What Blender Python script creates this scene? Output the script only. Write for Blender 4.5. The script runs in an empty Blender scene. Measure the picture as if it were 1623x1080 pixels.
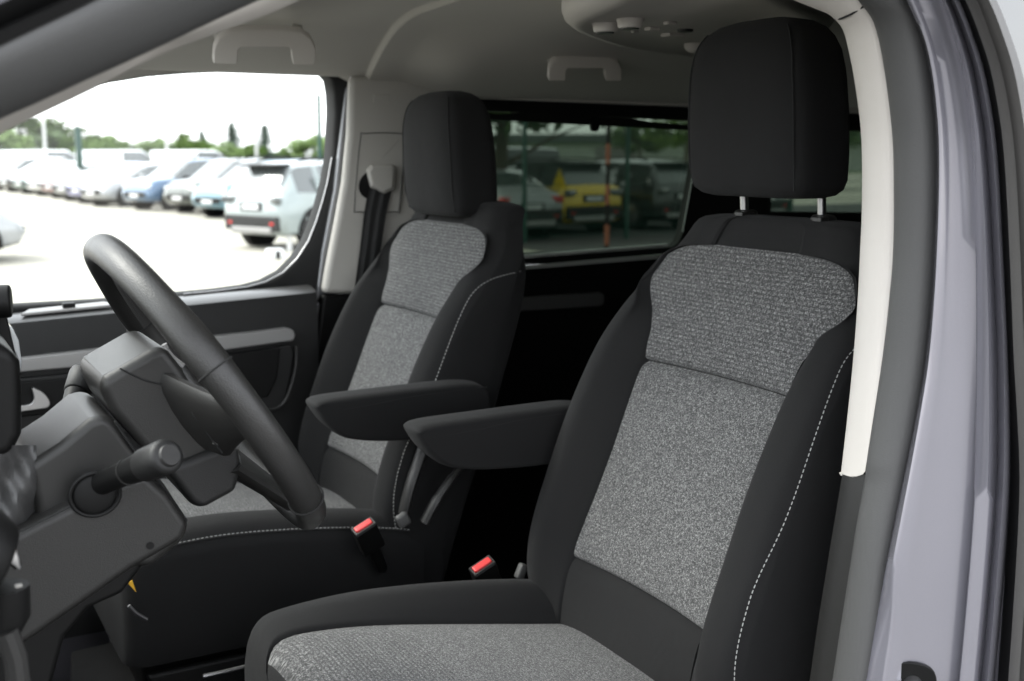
import bpy, bmesh, math, random
from mathutils import Vector, Matrix
R = math.radians
random.seed(7)
scene = bpy.context.scene

# ------------------------------------------------------------------ camera
FPX = 1803.0
YAW = R(29.0)
PITCH = math.atan(295.0 / FPX)
CAMZ = 1.75
cd = bpy.data.cameras.new('camera')
cam = bpy.data.objects.new('camera', cd)
scene.collection.objects.link(cam)
cd.sensor_width = 36.0
cd.lens = 36.0 * FPX / 1623.0
cd.clip_start = 0.02
cd.clip_end = 3000
cam.location = (0, 0, CAMZ)
cam.rotation_euler = (R(90) - PITCH, 0, -YAW)
cd.dof.use_dof = True
cd.dof.focus_distance = 1.42
cd.dof.aperture_fstop = 5.6
scene.camera = cam

# ------------------------------------------------------------------ world, sun, exposure
SUN_EL, SUN_AZ = R(46), R(305)       # high soft light through thin cloud
world = bpy.data.worlds.new('World')
scene.world = world
world.use_nodes = True
wn = world.node_tree.nodes
wl = world.node_tree.links
bg = wn['Background']
sky = wn.new('ShaderNodeTexSky')
sky.sky_type = 'NISHITA'
sky.sun_disc = False
sky.sun_elevation = SUN_EL
sky.sun_rotation = SUN_AZ
sky.air_density = 1.0
sky.dust_density = 1.5
sky.ozone_density = 0.6
hsv = wn.new('ShaderNodeHueSaturation')      # an overcast sky: hardly any blue left
hsv.inputs['Saturation'].default_value = 0.22
hsv.inputs['Value'].default_value = 1.0
tc = wn.new('ShaderNodeTexCoord')
nz = wn.new('ShaderNodeTexNoise'); nz.inputs['Scale'].default_value = 2.2; nz.inputs['Detail'].default_value = 6
mp = wn.new('ShaderNodeMapping'); mp.inputs['Scale'].default_value = (1, 1, 3)
cr = wn.new('ShaderNodeMapRange'); cr.inputs['From Min'].default_value = .3; cr.inputs['From Max'].default_value = .7
cr.inputs['To Min'].default_value = .85; cr.inputs['To Max'].default_value = 1.15
vm = wn.new('ShaderNodeVectorMath'); vm.operation = 'SCALE'
wl.new(tc.outputs['Generated'], mp.inputs[0]); wl.new(mp.outputs[0], nz.inputs[0]); wl.new(nz.outputs[0], cr.inputs[0])
wl.new(sky.outputs[0], hsv.inputs['Color']); wl.new(hsv.outputs[0], vm.inputs[0]); wl.new(cr.outputs[0], vm.inputs['Scale'])
# thin cloud cover evens the sky out
ov = wn.new('ShaderNodeMix'); ov.data_type = 'RGBA'; ov.inputs[0].default_value = .5
ov.inputs[7].default_value = (6.2, 6.35, 6.7, 1)
wl.new(vm.outputs[0], ov.inputs[6]); wl.new(ov.outputs[2], bg.inputs['Color'])
bg.inputs['Strength'].default_value = 0.15
sd = bpy.data.lights.new('sun', 'SUN')
sd.energy = 1.0
sd.angle = R(30)
sd.color = (1, .97, .92)
sun = bpy.data.objects.new('sun', sd)
scene.collection.objects.link(sun)
# direction the light comes from, same azimuth as the sky texture (rotation runs clockwise from +Y)
sdir = Vector((math.sin(SUN_AZ) * math.cos(SUN_EL), math.cos(SUN_AZ) * math.cos(SUN_EL), math.sin(SUN_EL)))
sun.rotation_euler = sdir.to_track_quat('Z', 'Y').to_euler()
scene.view_settings.view_transform = 'Standard'
scene.view_settings.look = 'None'
scene.view_settings.exposure = 2.15
scene.view_settings.gamma = 1
scene.view_settings.use_curve_mapping = False
scene.cycles.max_bounces = 10
scene.cycles.diffuse_bounces = 5
scene.cycles.transparent_max_bounces = 16
scene.cycles.use_denoising = True
scene.cycles.sample_clamp_indirect = 6
scene.cycles.caustics_reflective = False
scene.cycles.caustics_refractive = False

# ------------------------------------------------------------------ picture measurements turned into real points
_s, _c = math.sin, math.cos
FW = Vector((_s(YAW) * _c(PITCH), _c(YAW) * _c(PITCH), -_s(PITCH)))
RT = Vector((_c(YAW), -_s(YAW), 0))
UP = Vector((_s(YAW) * _s(PITCH), _c(YAW) * _s(PITCH), _c(PITCH)))
CAM = Vector((0, 0, CAMZ))
def ray(u, v): return FW + RT * ((u - 811.5) / FPX) + UP * ((540 - v) / FPX)
def on_y(u, v, y): r = ray(u, v); return CAM + r * (y / r.y)
def on_z(u, v, z): r = ray(u, v); return CAM + r * ((z - CAMZ) / r.z)

# ------------------------------------------------------------------ materials
def newmat(name):
    m = bpy.data.materials.new(name); m.use_nodes = True
    n = m.node_tree.nodes; return m, n, m.node_tree.links, n['Principled BSDF']

def mat(name, col, rough=.5, metal=0, noise=0, nscale=30, bump=0, bscale=400, coat=0, sheen=0, spec=.5, emit=None, rnoise=0, wrinkle=0):
    m, n, l, b = newmat(name)
    b.inputs['Base Color'].default_value = (*col, 1)
    b.inputs['Roughness'].default_value = rough
    b.inputs['Metallic'].default_value = metal
    b.inputs['Coat Weight'].default_value = coat
    b.inputs['Coat Roughness'].default_value = .06
    b.inputs['Sheen Weight'].default_value = sheen
    b.inputs['Specular IOR Level'].default_value = spec
    t = n.new('ShaderNodeTexCoord')
    if noise or rnoise:
        nt = n.new('ShaderNodeTexNoise'); nt.inputs['Scale'].default_value = nscale; nt.inputs['Detail'].default_value = 6
        l.new(t.outputs['Object'], nt.inputs[0])
        if noise:
            mr = n.new('ShaderNodeMapRange'); mr.inputs['From Min'].default_value = .25; mr.inputs['From Max'].default_value = .75
            mr.inputs['To Min'].default_value = 1 - noise; mr.inputs['To Max'].default_value = 1 + noise
            l.new(nt.outputs[0], mr.inputs[0])
            v = n.new('ShaderNodeVectorMath'); v.operation = 'SCALE'; v.inputs[0].default_value = col
            l.new(mr.outputs[0], v.inputs['Scale']); l.new(v.outputs[0], b.inputs['Base Color'])
        if rnoise:
            m2 = n.new('ShaderNodeMapRange'); m2.inputs['To Min'].default_value = rough - rnoise; m2.inputs['To Max'].default_value = rough + rnoise
            l.new(nt.outputs[0], m2.inputs[0]); l.new(m2.outputs[0], b.inputs['Roughness'])
    if bump:
        n2 = n.new('ShaderNodeTexNoise'); n2.inputs['Scale'].default_value = bscale; n2.inputs['Detail'].default_value = 3
        l.new(t.outputs['Object'], n2.inputs[0])
        bp = n.new('ShaderNodeBump'); bp.inputs['Strength'].default_value = bump; bp.inputs['Distance'].default_value = .001
        l.new(n2.outputs[0], bp.inputs['Height']); l.new(bp.outputs[0], b.inputs['Normal'])
        if wrinkle:
            n3 = n.new('ShaderNodeTexNoise'); n3.inputs['Scale'].default_value = 13; n3.inputs['Detail'].default_value = 2; n3.inputs['Distortion'].default_value = .6
            b3 = n.new('ShaderNodeBump'); b3.inputs['Strength'].default_value = wrinkle; b3.inputs['Distance'].default_value = .004
            l.new(t.outputs['Object'], n3.inputs[0]); l.new(n3.outputs[0], b3.inputs['Height']); l.new(b3.outputs[0], bp.inputs['Normal'])
    return m

def glass_mat(name, tint, refl=1.0, haze=0.0):
    m, n, l, b = newmat(name)
    n.remove(b)
    tr = n.new('ShaderNodeBsdfTransparent'); tr.inputs[0].default_value = (*tint, 1)
    gl = n.new('ShaderNodeBsdfGlossy'); gl.inputs['Roughness'].default_value = .02; gl.inputs[0].default_value = (refl, refl, refl, 1)
    fr = n.new('ShaderNodeFresnel'); fr.inputs[0].default_value = 1.5
    ge = n.new('ShaderNodeNewGeometry'); io = n.new('ShaderNodeMapRange'); io.inputs['To Min'].default_value = 1.5; io.inputs['To Max'].default_value = 1 / 1.5
    l.new(ge.outputs['Backfacing'], io.inputs['Value']); l.new(io.outputs[0], fr.inputs[0])      # a thin pane reflects the same from both sides
    mx = n.new('ShaderNodeMixShader')
    l.new(fr.outputs[0], mx.inputs[0]); l.new(tr.outputs[0], mx.inputs[1]); l.new(gl.outputs[0], mx.inputs[2])
    l.new(mx.outputs[0], n['Material Output'].inputs[0])
    return m

def fabric_grey():
    m, n, l, b = newmat('grey melange cloth')
    uv = n.new('ShaderNodeUVMap'); uv.uv_map = 'uv'
    def noise(sx, sy, sc, det=2):
        mp = n.new('ShaderNodeMapping'); mp.inputs['Scale'].default_value = (sx, sy, 1)
        nt = n.new('ShaderNodeTexNoise'); nt.inputs['Scale'].default_value = sc; nt.inputs['Detail'].default_value = det
        l.new(uv.outputs[0], mp.inputs[0]); l.new(mp.outputs[0], nt.inputs[0]); return nt.outputs[0]
    def math_(op, a, b_=None, c_=None):
        q = n.new('ShaderNodeMath'); q.operation = op
        for i, x in enumerate((a, b_, c_)):
            if x is None: continue
            if isinstance(x, (int, float)): q.inputs[i].default_value = x
            else: l.new(x, q.inputs[i])
        return q.outputs[0]
    weft = noise(1, 3.2, 330, 1)
    warp = noise(3.0, 1, 340, 1)
    fleck = noise(1, 1.6, 800, 1)
    big = noise(1, 1, 9, 3)
    br = n.new('ShaderNodeTexBrick'); br.offset = .5; br.squash = 1
    br.inputs['Scale'].default_value = 1
    br.inputs['Mortar Size'].default_value = .0021; br.inputs['Mortar Smooth'].default_value = .6
    br.inputs['Brick Width'].default_value = .0108; br.inputs['Row Height'].default_value = .0062
    l.new(uv.outputs[0], br.inputs['Vector'])
    dash = math_('SUBTRACT', 1, br.outputs['Fac'])
    dn = n.new('ShaderNodeMapRange'); dn.inputs['From Min'].default_value = .42; dn.inputs['From Max'].default_value = .6
    l.new(noise(1, 1, 60, 1), dn.inputs[0])
    def thread(sx, sy):
        mp = n.new('ShaderNodeVectorMath'); mp.operation = 'MULTIPLY'; mp.inputs[1].default_value = (sx, sy, 1)
        fl = n.new('ShaderNodeVectorMath'); fl.operation = 'FLOOR'; w = n.new('ShaderNodeTexWhiteNoise'); w.noise_dimensions = '2D'
        l.new(uv.outputs[0], mp.inputs[0]); l.new(mp.outputs[0], fl.inputs[0]); l.new(fl.outputs[0], w.inputs['Vector']); return w.outputs['Value']
    mix = math_('ADD', math_('MULTIPLY', thread(420, 1100), .36), math_('MULTIPLY', thread(1050, 480), .30))
    mix = math_('ADD', mix, math_('MULTIPLY', math_('ADD', weft, math_('MULTIPLY', fleck, 1.0)), .17))
    r = n.new('ShaderNodeValToRGB')
    e = r.color_ramp.elements
    e[0].position = .12; e[0].color = (.018, .018, .0185, 1)
    e[1].position = .90; e[1].color = (.32, .32, .315, 1)
    e2 = r.color_ramp.elements.new(.5); e2.color = (.076, .076, .0765, 1)
    dd = math_('MULTIPLY', dash, math_('MULTIPLY_ADD', dn.outputs[0], .35, .65))
    sep = n.new('ShaderNodeSeparateXYZ'); l.new(uv.outputs[0], sep.inputs[0])
    emb = math_('MAXIMUM', math_('GREATER_THAN', sep.outputs['Y'], 1.431), math_('LESS_THAN', sep.outputs['Y'], .600))   # embossed upper pad and cushion front
    amp = math_('MULTIPLY_ADD', emb, .12, .04)
    l.new(math_('ADD', mix, math_('MULTIPLY', math_('SUBTRACT', dd, .45), amp)), r.inputs[0])
    l.new(r.outputs[0], b.inputs['Base Color'])
    b.inputs['Roughness'].default_value = .85; b.inputs['Specular IOR Level'].default_value = .25
    b.inputs['Sheen Weight'].default_value = .08
    h = math_('ADD', math_('MULTIPLY', dash, math_('MULTIPLY_ADD', emb, .30, .10)), math_('MULTIPLY', mix, .35))
    bp = n.new('ShaderNodeBump'); bp.inputs['Strength'].default_value = .95; bp.inputs['Distance'].default_value = .0016
    l.new(h, bp.inputs['Height']); l.new(bp.outputs[0], b.inputs['Normal'])
    return m

M = {}
M['cloth_grey'] = fabric_grey()
M['cloth_black'] = mat('black seat cloth', (.0125, .0125, .0127), .88, bump=.6, bscale=1400, sheen=.03, spec=.18, wrinkle=.5, noise=.18, nscale=900)
M['seam'] = mat('black seam thread', (.008, .008, .008), .9)
M['stitch'] = mat('pale stitching thread', (.34, .34, .33), .8, sheen=.2)
M['headliner'] = mat('grey beige headliner cloth', (.55, .53, .48), .95, bump=.25, bscale=900, sheen=.15)
M['trim_beige'] = mat('pale grey beige grained plastic', (.57, .54, .50), .6, bump=.25, bscale=900)
M['trim_grey'] = mat('warm grey plastic', (.42, .405, .375), .55, bump=.2, bscale=900)
M['plastic'] = mat('dark grained plastic', (.010, .010, .010), .50, spec=.35, bump=.35, bscale=1100, rnoise=.05, nscale=40)
M['plastic_mid'] = mat('charcoal grained plastic', (.017, .0167, .016), .42, spec=.4, bump=.3, bscale=1000)
M['plastic_black'] = mat('black plastic', (.004, .004, .004), .5, spec=.2)
M['leather'] = mat('charcoal leather', (.018, .0177, .017), .38, bump=.45, bscale=650, rnoise=.06, nscale=60)
M['plastic_grey'] = mat('grey plastic', (.07, .07, .068), .5, bump=.2, bscale=900)
M['rubber'] = mat('grey black door seal rubber', (.058, .058, .057), .55, bump=.3, bscale=500)
M['rubber_light'] = mat('weathered grey rubber', (.085, .082, .078), .5, bump=.2, bscale=300)
M['rubber_black'] = mat('black rubber', (.006, .006, .006), .6, spec=.2)
M['silver_trim'] = mat('silver painted trim', (.27, .265, .26), .42, metal=.3)
M['chrome'] = mat('chrome', (.8, .8, .8), .12, metal=1)
M['satin'] = mat('satin steel', (.45, .45, .45), .3, metal=1)
M['red'] = mat('red translucent plastic', (.60, .040, .040), .35)
M['yellow_label'] = mat('yellow warning label', (.75, .42, .02), .5)
M['carpet'] = mat('black carpet', (.012, .012, .012), .95, bump=.8, bscale=600)
M['belt'] = mat('charcoal seat belt webbing', (.012, .012, .0123), .7, bump=.4, bscale=1500)
M['glass_clear'] = glass_mat('clear glass', (.93, .96, .94), .9)
M['glass_tint'] = glass_mat('green grey privacy glass', (.105, .130, .105), .5)
M['glass_light_cut'] = glass_mat('light cutting dark glass', (.03, .035, .03), .5)  # tint deepened on purpose to hold light out of the rear cabin
M['glass_dark'] = mat('dark reflective glass', (.01, .011, .012), .03, coat=1.0, spec=1.0)
def paint(name, col, metal=.0, rough=.3):
    return mat(name, col, rough, metal, coat=1.0)
M['van_paint'] = mat('lavender grey metallic paint', (.28, .275, .31), .24, .55, coat=1.0, noise=.06, nscale=1500)
M['tyre'] = mat('tyre rubber', (.02, .02, .02), .85)
M['rim'] = mat('alloy rim', (.35, .35, .36), .35, .8)
M['car_glass'] = mat('car window glass', (.09, .10, .10), .06, metal=.25, coat=1.0, spec=.9)
M['lamp_red'] = mat('red lamp lens', (.45, .02, .02), .2, coat=.6)
M['lamp_clear'] = mat('clear lamp lens', (.55, .57, .58), .12, coat=1)
M['plate'] = mat('white plate', (.6, .6, .6), .5)
M['green_steel'] = mat('green painted steel', (.010, .055, .040), .5)
M['white_paint'] = mat('white paint', (.75, .76, .76), .4, coat=.6)
M['orange'] = mat('orange plastic', (.24, .065, .03), .5)
# ------------------------------------------------------------------ mesh building helpers
class MB:
    def __init__(s): s.v = []; s.f = []; s.m = []; s.uv = []
    def add(s, vs, fs, mat=0, uvs=None):
        o = len(s.v); s.v += [Vector(p) for p in vs]
        for i, f in enumerate(fs):
            s.f.append([o + k for k in f]); s.m.append(mat[i] if isinstance(mat, list) else mat)
            s.uv.append([uvs[k] for k in f] if uvs else None)
        return s
    def box(s, c, d, rot=None, mat=0):
        h = [x / 2 for x in d]
        vs = [Vector((a * h[0], b * h[1], e * h[2])) for a in (-1, 1) for b in (-1, 1) for e in (-1, 1)]
        if rot is not None: vs = [rot @ p for p in vs]
        vs = [p + Vector(c) for p in vs]
        return s.add(vs, [(0, 1, 3, 2), (4, 6, 7, 5), (0, 4, 5, 1), (2, 3, 7, 6), (0, 2, 6, 4), (1, 5, 7, 3)], mat)
    def prism(s, pts, y0, y1, mat=0):          # outline of (x, z) pushed along Y
        n = len(pts)
        vs = [(p[0], y0, p[1]) for p in pts] + [(p[0], y1, p[1]) for p in pts]
        fs = [tuple(range(n)), tuple(range(2 * n - 1, n - 1, -1))] + [(i, i + n, (i + 1) % n + n, (i + 1) % n) for i in range(n)]
        return s.add(vs, fs, mat)
    def prism3(s, pts, d, mat=0):              # 3D outline pushed along vector d
        n = len(pts); d = Vector(d); pts = [Vector(p) for p in pts]
        fs = [tuple(range(n)), tuple(range(2 * n - 1, n - 1, -1))] + [(i, i + n, (i + 1) % n + n, (i + 1) % n) for i in range(n)]
        return s.add(pts + [p + d for p in pts], fs, mat)
    def rings(s, rs, mat=0, caps=(True, True), closed=False, uvs=None):
        n = len(rs[0]); vs = [p for r in rs for p in r]; fs = []; ms = []
        k = len(rs)
        for i in range(k if closed else k - 1):
            for j in range(n):
                fs.append((i * n + j, i * n + (j + 1) % n, ((i + 1) % k) * n + (j + 1) % n, ((i + 1) % k) * n + j))
                ms.append(mat(i, j) if callable(mat) else mat)
        base = 0 if callable(mat) else mat
        if not closed:
            if caps[0]: fs.append(tuple(range(n - 1, -1, -1))); ms.append(base)
            if caps[1]: fs.append(tuple((k - 1) * n + j for j in range(n))); ms.append(base)
        return s.add(vs, fs, ms, uvs)
    def sheet(s, g, mat=0, uvs=None):          # open grid of points g[i][j]
        n = len(g[0]); vs = [p for r in g for p in r]; fs = []; ms = []
        for i in range(len(g) - 1):
            for j in range(n - 1):
                fs.append((i * n + j, i * n + j + 1, (i + 1) * n + j + 1, (i + 1) * n + j)); ms.append(mat(i, j) if callable(mat) else mat)
        return s.add(vs, fs, ms, uvs)
    def tube(s, path, r, n=12, mat=0, closed=False, flat=1.0, ref=None, caps=(True, True)):
        path = [Vector(p) for p in path]; k = len(path); rs = []
        up = Vector(ref) if ref else None; last = None
        for i, p in enumerate(path):
            a = path[(i - 1) % k] if (closed or i > 0) else p
            b = path[(i + 1) % k] if (closed or i < k - 1) else p
            t = (b - a).normalized()
            if up is not None: x = (up - t * up.dot(t)).normalized()
            elif last is None:
                x = t.orthogonal().normalized()
            else: x = (last - t * last.dot(t)).normalized()
            last = x; y = t.cross(x)
            rr = r[i] if isinstance(r, (list, tuple)) else r
            rs.append([p + x * (math.cos(2 * math.pi * j / n) * rr) + y * (math.sin(2 * math.pi * j / n) * rr * flat) for j in range(n)])
        return s.rings(rs, mat, caps, closed)
    def cyl(s, a, b, r, r2=None, n=24, mat=0):
        return s.tube([a, b], [r, r if r2 is None else r2], n, mat)
    def ball(s, c, r, n=16, m=10, mat=0, sx=1, sy=1, sz=1):
        rs = []
        for i in range(1, m):
            a = math.pi * i / m
            rs.append([Vector(c) + Vector((math.sin(a) * math.cos(2 * math.pi * j / n) * r * sx, math.sin(a) * math.sin(2 * math.pi * j / n) * r * sy, math.cos(a) * r * sz)) for j in range(n)])
        return s.rings(rs, mat)
    def build(s, name, mats, parent=None, bevel=0, seg=2, sub=0, sharp=35, flat=False, label=None, recalc=True, bang=30):
        if not isinstance(mats, (list, tuple)): mats = [mats]
        lo = Vector([min(p[i] for p in s.v) for i in range(3)]); hi = Vector([max(p[i] for p in s.v) for i in range(3)])
        org = (lo + hi) / 2
        me = bpy.data.meshes.new(name)
        me.from_pydata([p - org for p in s.v], [], s.f)
        for mm in mats: me.materials.append(mm)
        me.polygons.foreach_set('material_index', s.m)
        if any(u is not None for u in s.uv):
            lay = me.uv_layers.new(name='uv'); i = 0
            for u, p in zip(s.uv, me.polygons):
                for k, li in enumerate(p.loop_indices):
                    lay.data[li].uv = u[k] if u else (0, 0)
        if recalc:
            bm = bmesh.new(); bm.from_mesh(me); bmesh.ops.recalc_face_normals(bm, faces=bm.faces); bm.to_mesh(me); bm.free()
        if not flat:
            me.shade_smooth(); me.set_sharp_from_angle(angle=R(sharp))
        o = bpy.data.objects.new(name, me); scene.collection.objects.link(o)
        porg = Vector(parent['_o']) if parent is not None else Vector((0, 0, 0))
        o.location = org - porg
        if parent is not None: o.parent = parent
        o['_o'] = tuple(org)
        if bevel:
            b = o.modifiers.new('bevel', 'BEVEL'); b.width = bevel; b.segments = seg; b.limit_method = 'ANGLE'; b.angle_limit = R(bang)
            b.harden_normals = False
            me.shade_smooth(); 
            w = o.modifiers.new('wn', 'WEIGHTED_NORMAL'); w.keep_sharp = False
        if sub:
            q = o.modifiers.new('sub', 'SUBSURF'); q.levels = sub; q.render_levels = sub
        if label: o['label'] = label
        return o

def empty(name, loc, label=None, cat=None, group=None, kind=None):
    o = bpy.data.objects.new(name, None); scene.collection.objects.link(o)
    o.location = loc; o['_o'] = tuple(loc); o.empty_display_size = .2
    tag(o, label, cat, group, kind); return o
def tag(o, label=None, cat=None, group=None, kind=None):
    if label: o['label'] = label
    if cat: o['category'] = cat
    if group: o['group'] = group
    if kind: o['kind'] = kind
    return o
def lerp_table(t, x):
    if x <= t[0][0]: return t[0][1]
    for (a, p), (b, q) in zip(t, t[1:]):
        if x <= b: return p + (q - p) * (x - a) / (b - a)
    return t[-1][1]
def smooth_table(t, x):                       # Catmull-Rom through the table
    if x <= t[0][0]: return t[0][1]
    if x >= t[-1][0]: return t[-1][1]
    for i in range(len(t) - 1):
        if x <= t[i + 1][0]:
            x0, y0 = t[i]; x1, y1 = t[i + 1]; h = x1 - x0; u = (x - x0) / h
            m0 = (y1 - (t[i - 1][1] if i else y0)) / (x1 - (t[i - 1][0] if i else x0)) * h
            j = i + 2 if i + 2 < len(t) else i + 1
            m1 = (t[j][1] - y0) / (t[j][0] - x0) * h
            return (2*u**3 - 3*u**2 + 1)*y0 + (u**3 - 2*u**2 + u)*m0 + (-2*u**3 + 3*u**2)*y1 + (u**3 - u**2)*m1
def crom(pts, n, closed=False):               # smooth polyline through points
    pts = [Vector(p) for p in pts]; out = []; k = len(pts)
    rng = range(k) if closed else range(k - 1)
    for i in rng:
        if closed: a, b, c, d = pts[i - 1], pts[i], pts[(i + 1) % k], pts[(i + 2) % k]
        else: a, b, c, d = pts[max(i - 1, 0)], pts[i], pts[i + 1], pts[min(i + 2, k - 1)]
        for j in range(n):
            u = j / n
            out.append(.5 * ((2 * b) + (c - a) * u + (2 * a - 5 * b + 4 * c - d) * u * u + (3 * b - a - 3 * c + d) * u ** 3))
    if not closed: out.append(pts[-1].copy())
    return out
def xz(pix, y):                               # picture outline -> (x, z) outline on the plane Y = y
    return [(on_y(u, v, y).x, on_y(u, v, y).z) for u, v in pix]
def dashes(mb, path, r, dl, gap, mat=0):      # stitches along a path
    L = [0]
    for a, b in zip(path, path[1:]): L.append(L[-1] + (b - a).length)
    def at(d):
        for i in range(len(path) - 1):
            if d <= L[i + 1]:
                t = (d - L[i]) / max(1e-9, L[i + 1] - L[i]); return path[i].lerp(path[i + 1], t)
        return path[-1].copy()
    d = 0
    while d + dl < L[-1]:
        mb.tube([at(d), at(d + dl * .5), at(d + dl)], [r * .6, r, r * .6], 5, mat); d += dl + gap
# ------------------------------------------------------------------ the van everything in front belongs to
van = empty('van', (1.0, 1.685, 0.0), 'lavender grey passenger van seen through its open door, black and grey cloth seats inside', 'van')

# ---------------- seats
XP = [(.94, .858), (1.03, .874), (1.131, .905), (1.25, .957), (1.35, .999), (1.431, 1.034), (1.50, 1.062), (1.568, 1.087), (1.61, 1.103), (1.66, 1.125)]
PR = [(.94, -.045), (.99, -.035), (1.03, .0), (1.089, .035), (1.165, .055), (1.255, .064), (1.364, .065), (1.453, .055), (1.52, .03), (1.56, .008), (1.60, .0), (1.66, -.004)]
WW = [(.94, .232), (1.0, .245), (1.08, .257), (1.2, .262), (1.43, .262), (1.50, .258), (1.545, .247), (1.585, .226), (1.62, .200), (1.66, .184)]
UC = [(.94, .158), (1.131, .160), (1.30, .156), (1.44, .161), (1.48, .168), (1.51, .186), (1.535, .210), (1.548, .219), (1.56, .2195), (1.575, .214), (1.586, .207), (1.594, .197), (1.601, .184), (1.607, .166), (1.611, .145), (1.6135, .115), (1.6145, .09), (1.66, .08)]
XBO = [(.94, .145), (1.05, .145), (1.18, .14), (1.299, .128), (1.428, .114), (1.534, .098), (1.60, .080), (1.66, .066)]
SX = [(1.0, .90), (1.116, .878), (1.209, .897), (1.305, .944), (1.417, .994), (1.47, 1.022), (1.503, 1.048), (1.522, 1.080), (1.531, 1.12), (1.534, 1.155)]  # stitched seam on the side: z -> x
SEAM1, SEAM0, PTOP = 1.431, 1.131, 1.61467
def half_ring(z):
    xp = smooth_table(XP, z); pr = smooth_table(PR, z); w = smooth_table(WW, z); uc = lerp_table(UC, z); xb = xp + smooth_table(XBO, z)
    uc = min(uc, w - .022)
    yp = max(w - .050, uc + .010)
    pad = 0
    for a, b in ((SEAM0, SEAM1), (SEAM1, PTOP + .02)):
        if a < z < b: pad = .009 * min(1, math.sin(math.pi * (z - a) / (b - a)) * 1.6)
    g = 0
    for sv, dp in ((SEAM0, .008), (SEAM1, .011)):
        g = max(g, dp * math.exp(-((z - sv) / .0035) ** 2) + .35 * dp * math.exp(-((z - sv) / .014) ** 2))
    pts = []
    N = 10
    for i in range(N + 1):
        q = i / N; y = uc * q
        pts.append((y, xp + .004 - pad * (1 - q ** 4) - .012 * q * q * min(1, max(0, pr) / .05) + g, 0))
    xe = xp - .006 * min(1, max(0, pr) / .05)
    gd = 1 if z < PTOP else 0
    pts.append((uc + .0012, xe + .006 * gd, 1)); pts.append((uc + .0032, xe + .0015 * gd, 1))
    ctl = [(uc + .005, xe - .002), ((uc + yp) / 2 + .003, xe - .62 * (pr + xe - xp)), (yp, xp - pr), (w - .018, xp - pr + .010), (w - .003, xp - pr + .034)]
    cc = crom([Vector((a, b, 0)) for a, b in ctl], 5)
    pts += [(p.x, p.y, 1) for p in cc]
    # side with its stitched seam
    x0 = cc[-1].y; sx = None
    tail = [(w + .001, x0 + .03), (w + .001, (x0 + xb) / 2 + .01), (w - .004, xb - .035), (w - .016, xb - .010), (w - .045, xb), (w * .5, xb + .006), (0, xb + .008)]
    cc = crom([Vector((cc[-1].x, cc[-1].y, 0))] + [Vector((a, b, 0)) for a, b in tail], 4)
    pts += [(p.x, p.y, 1) for p in cc[1:]]
    return pts
def side_y(z, x):
    h = half_ring(z)[12:]
    for a, b in zip(h, h[1:]):
        if a[0] > .12 and a[1] <= x <= b[1]: return a[0] + (b[0] - a[0]) * (x - a[1]) / max(1e-6, b[1] - a[1])
    return smooth_table(WW, z)

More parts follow.
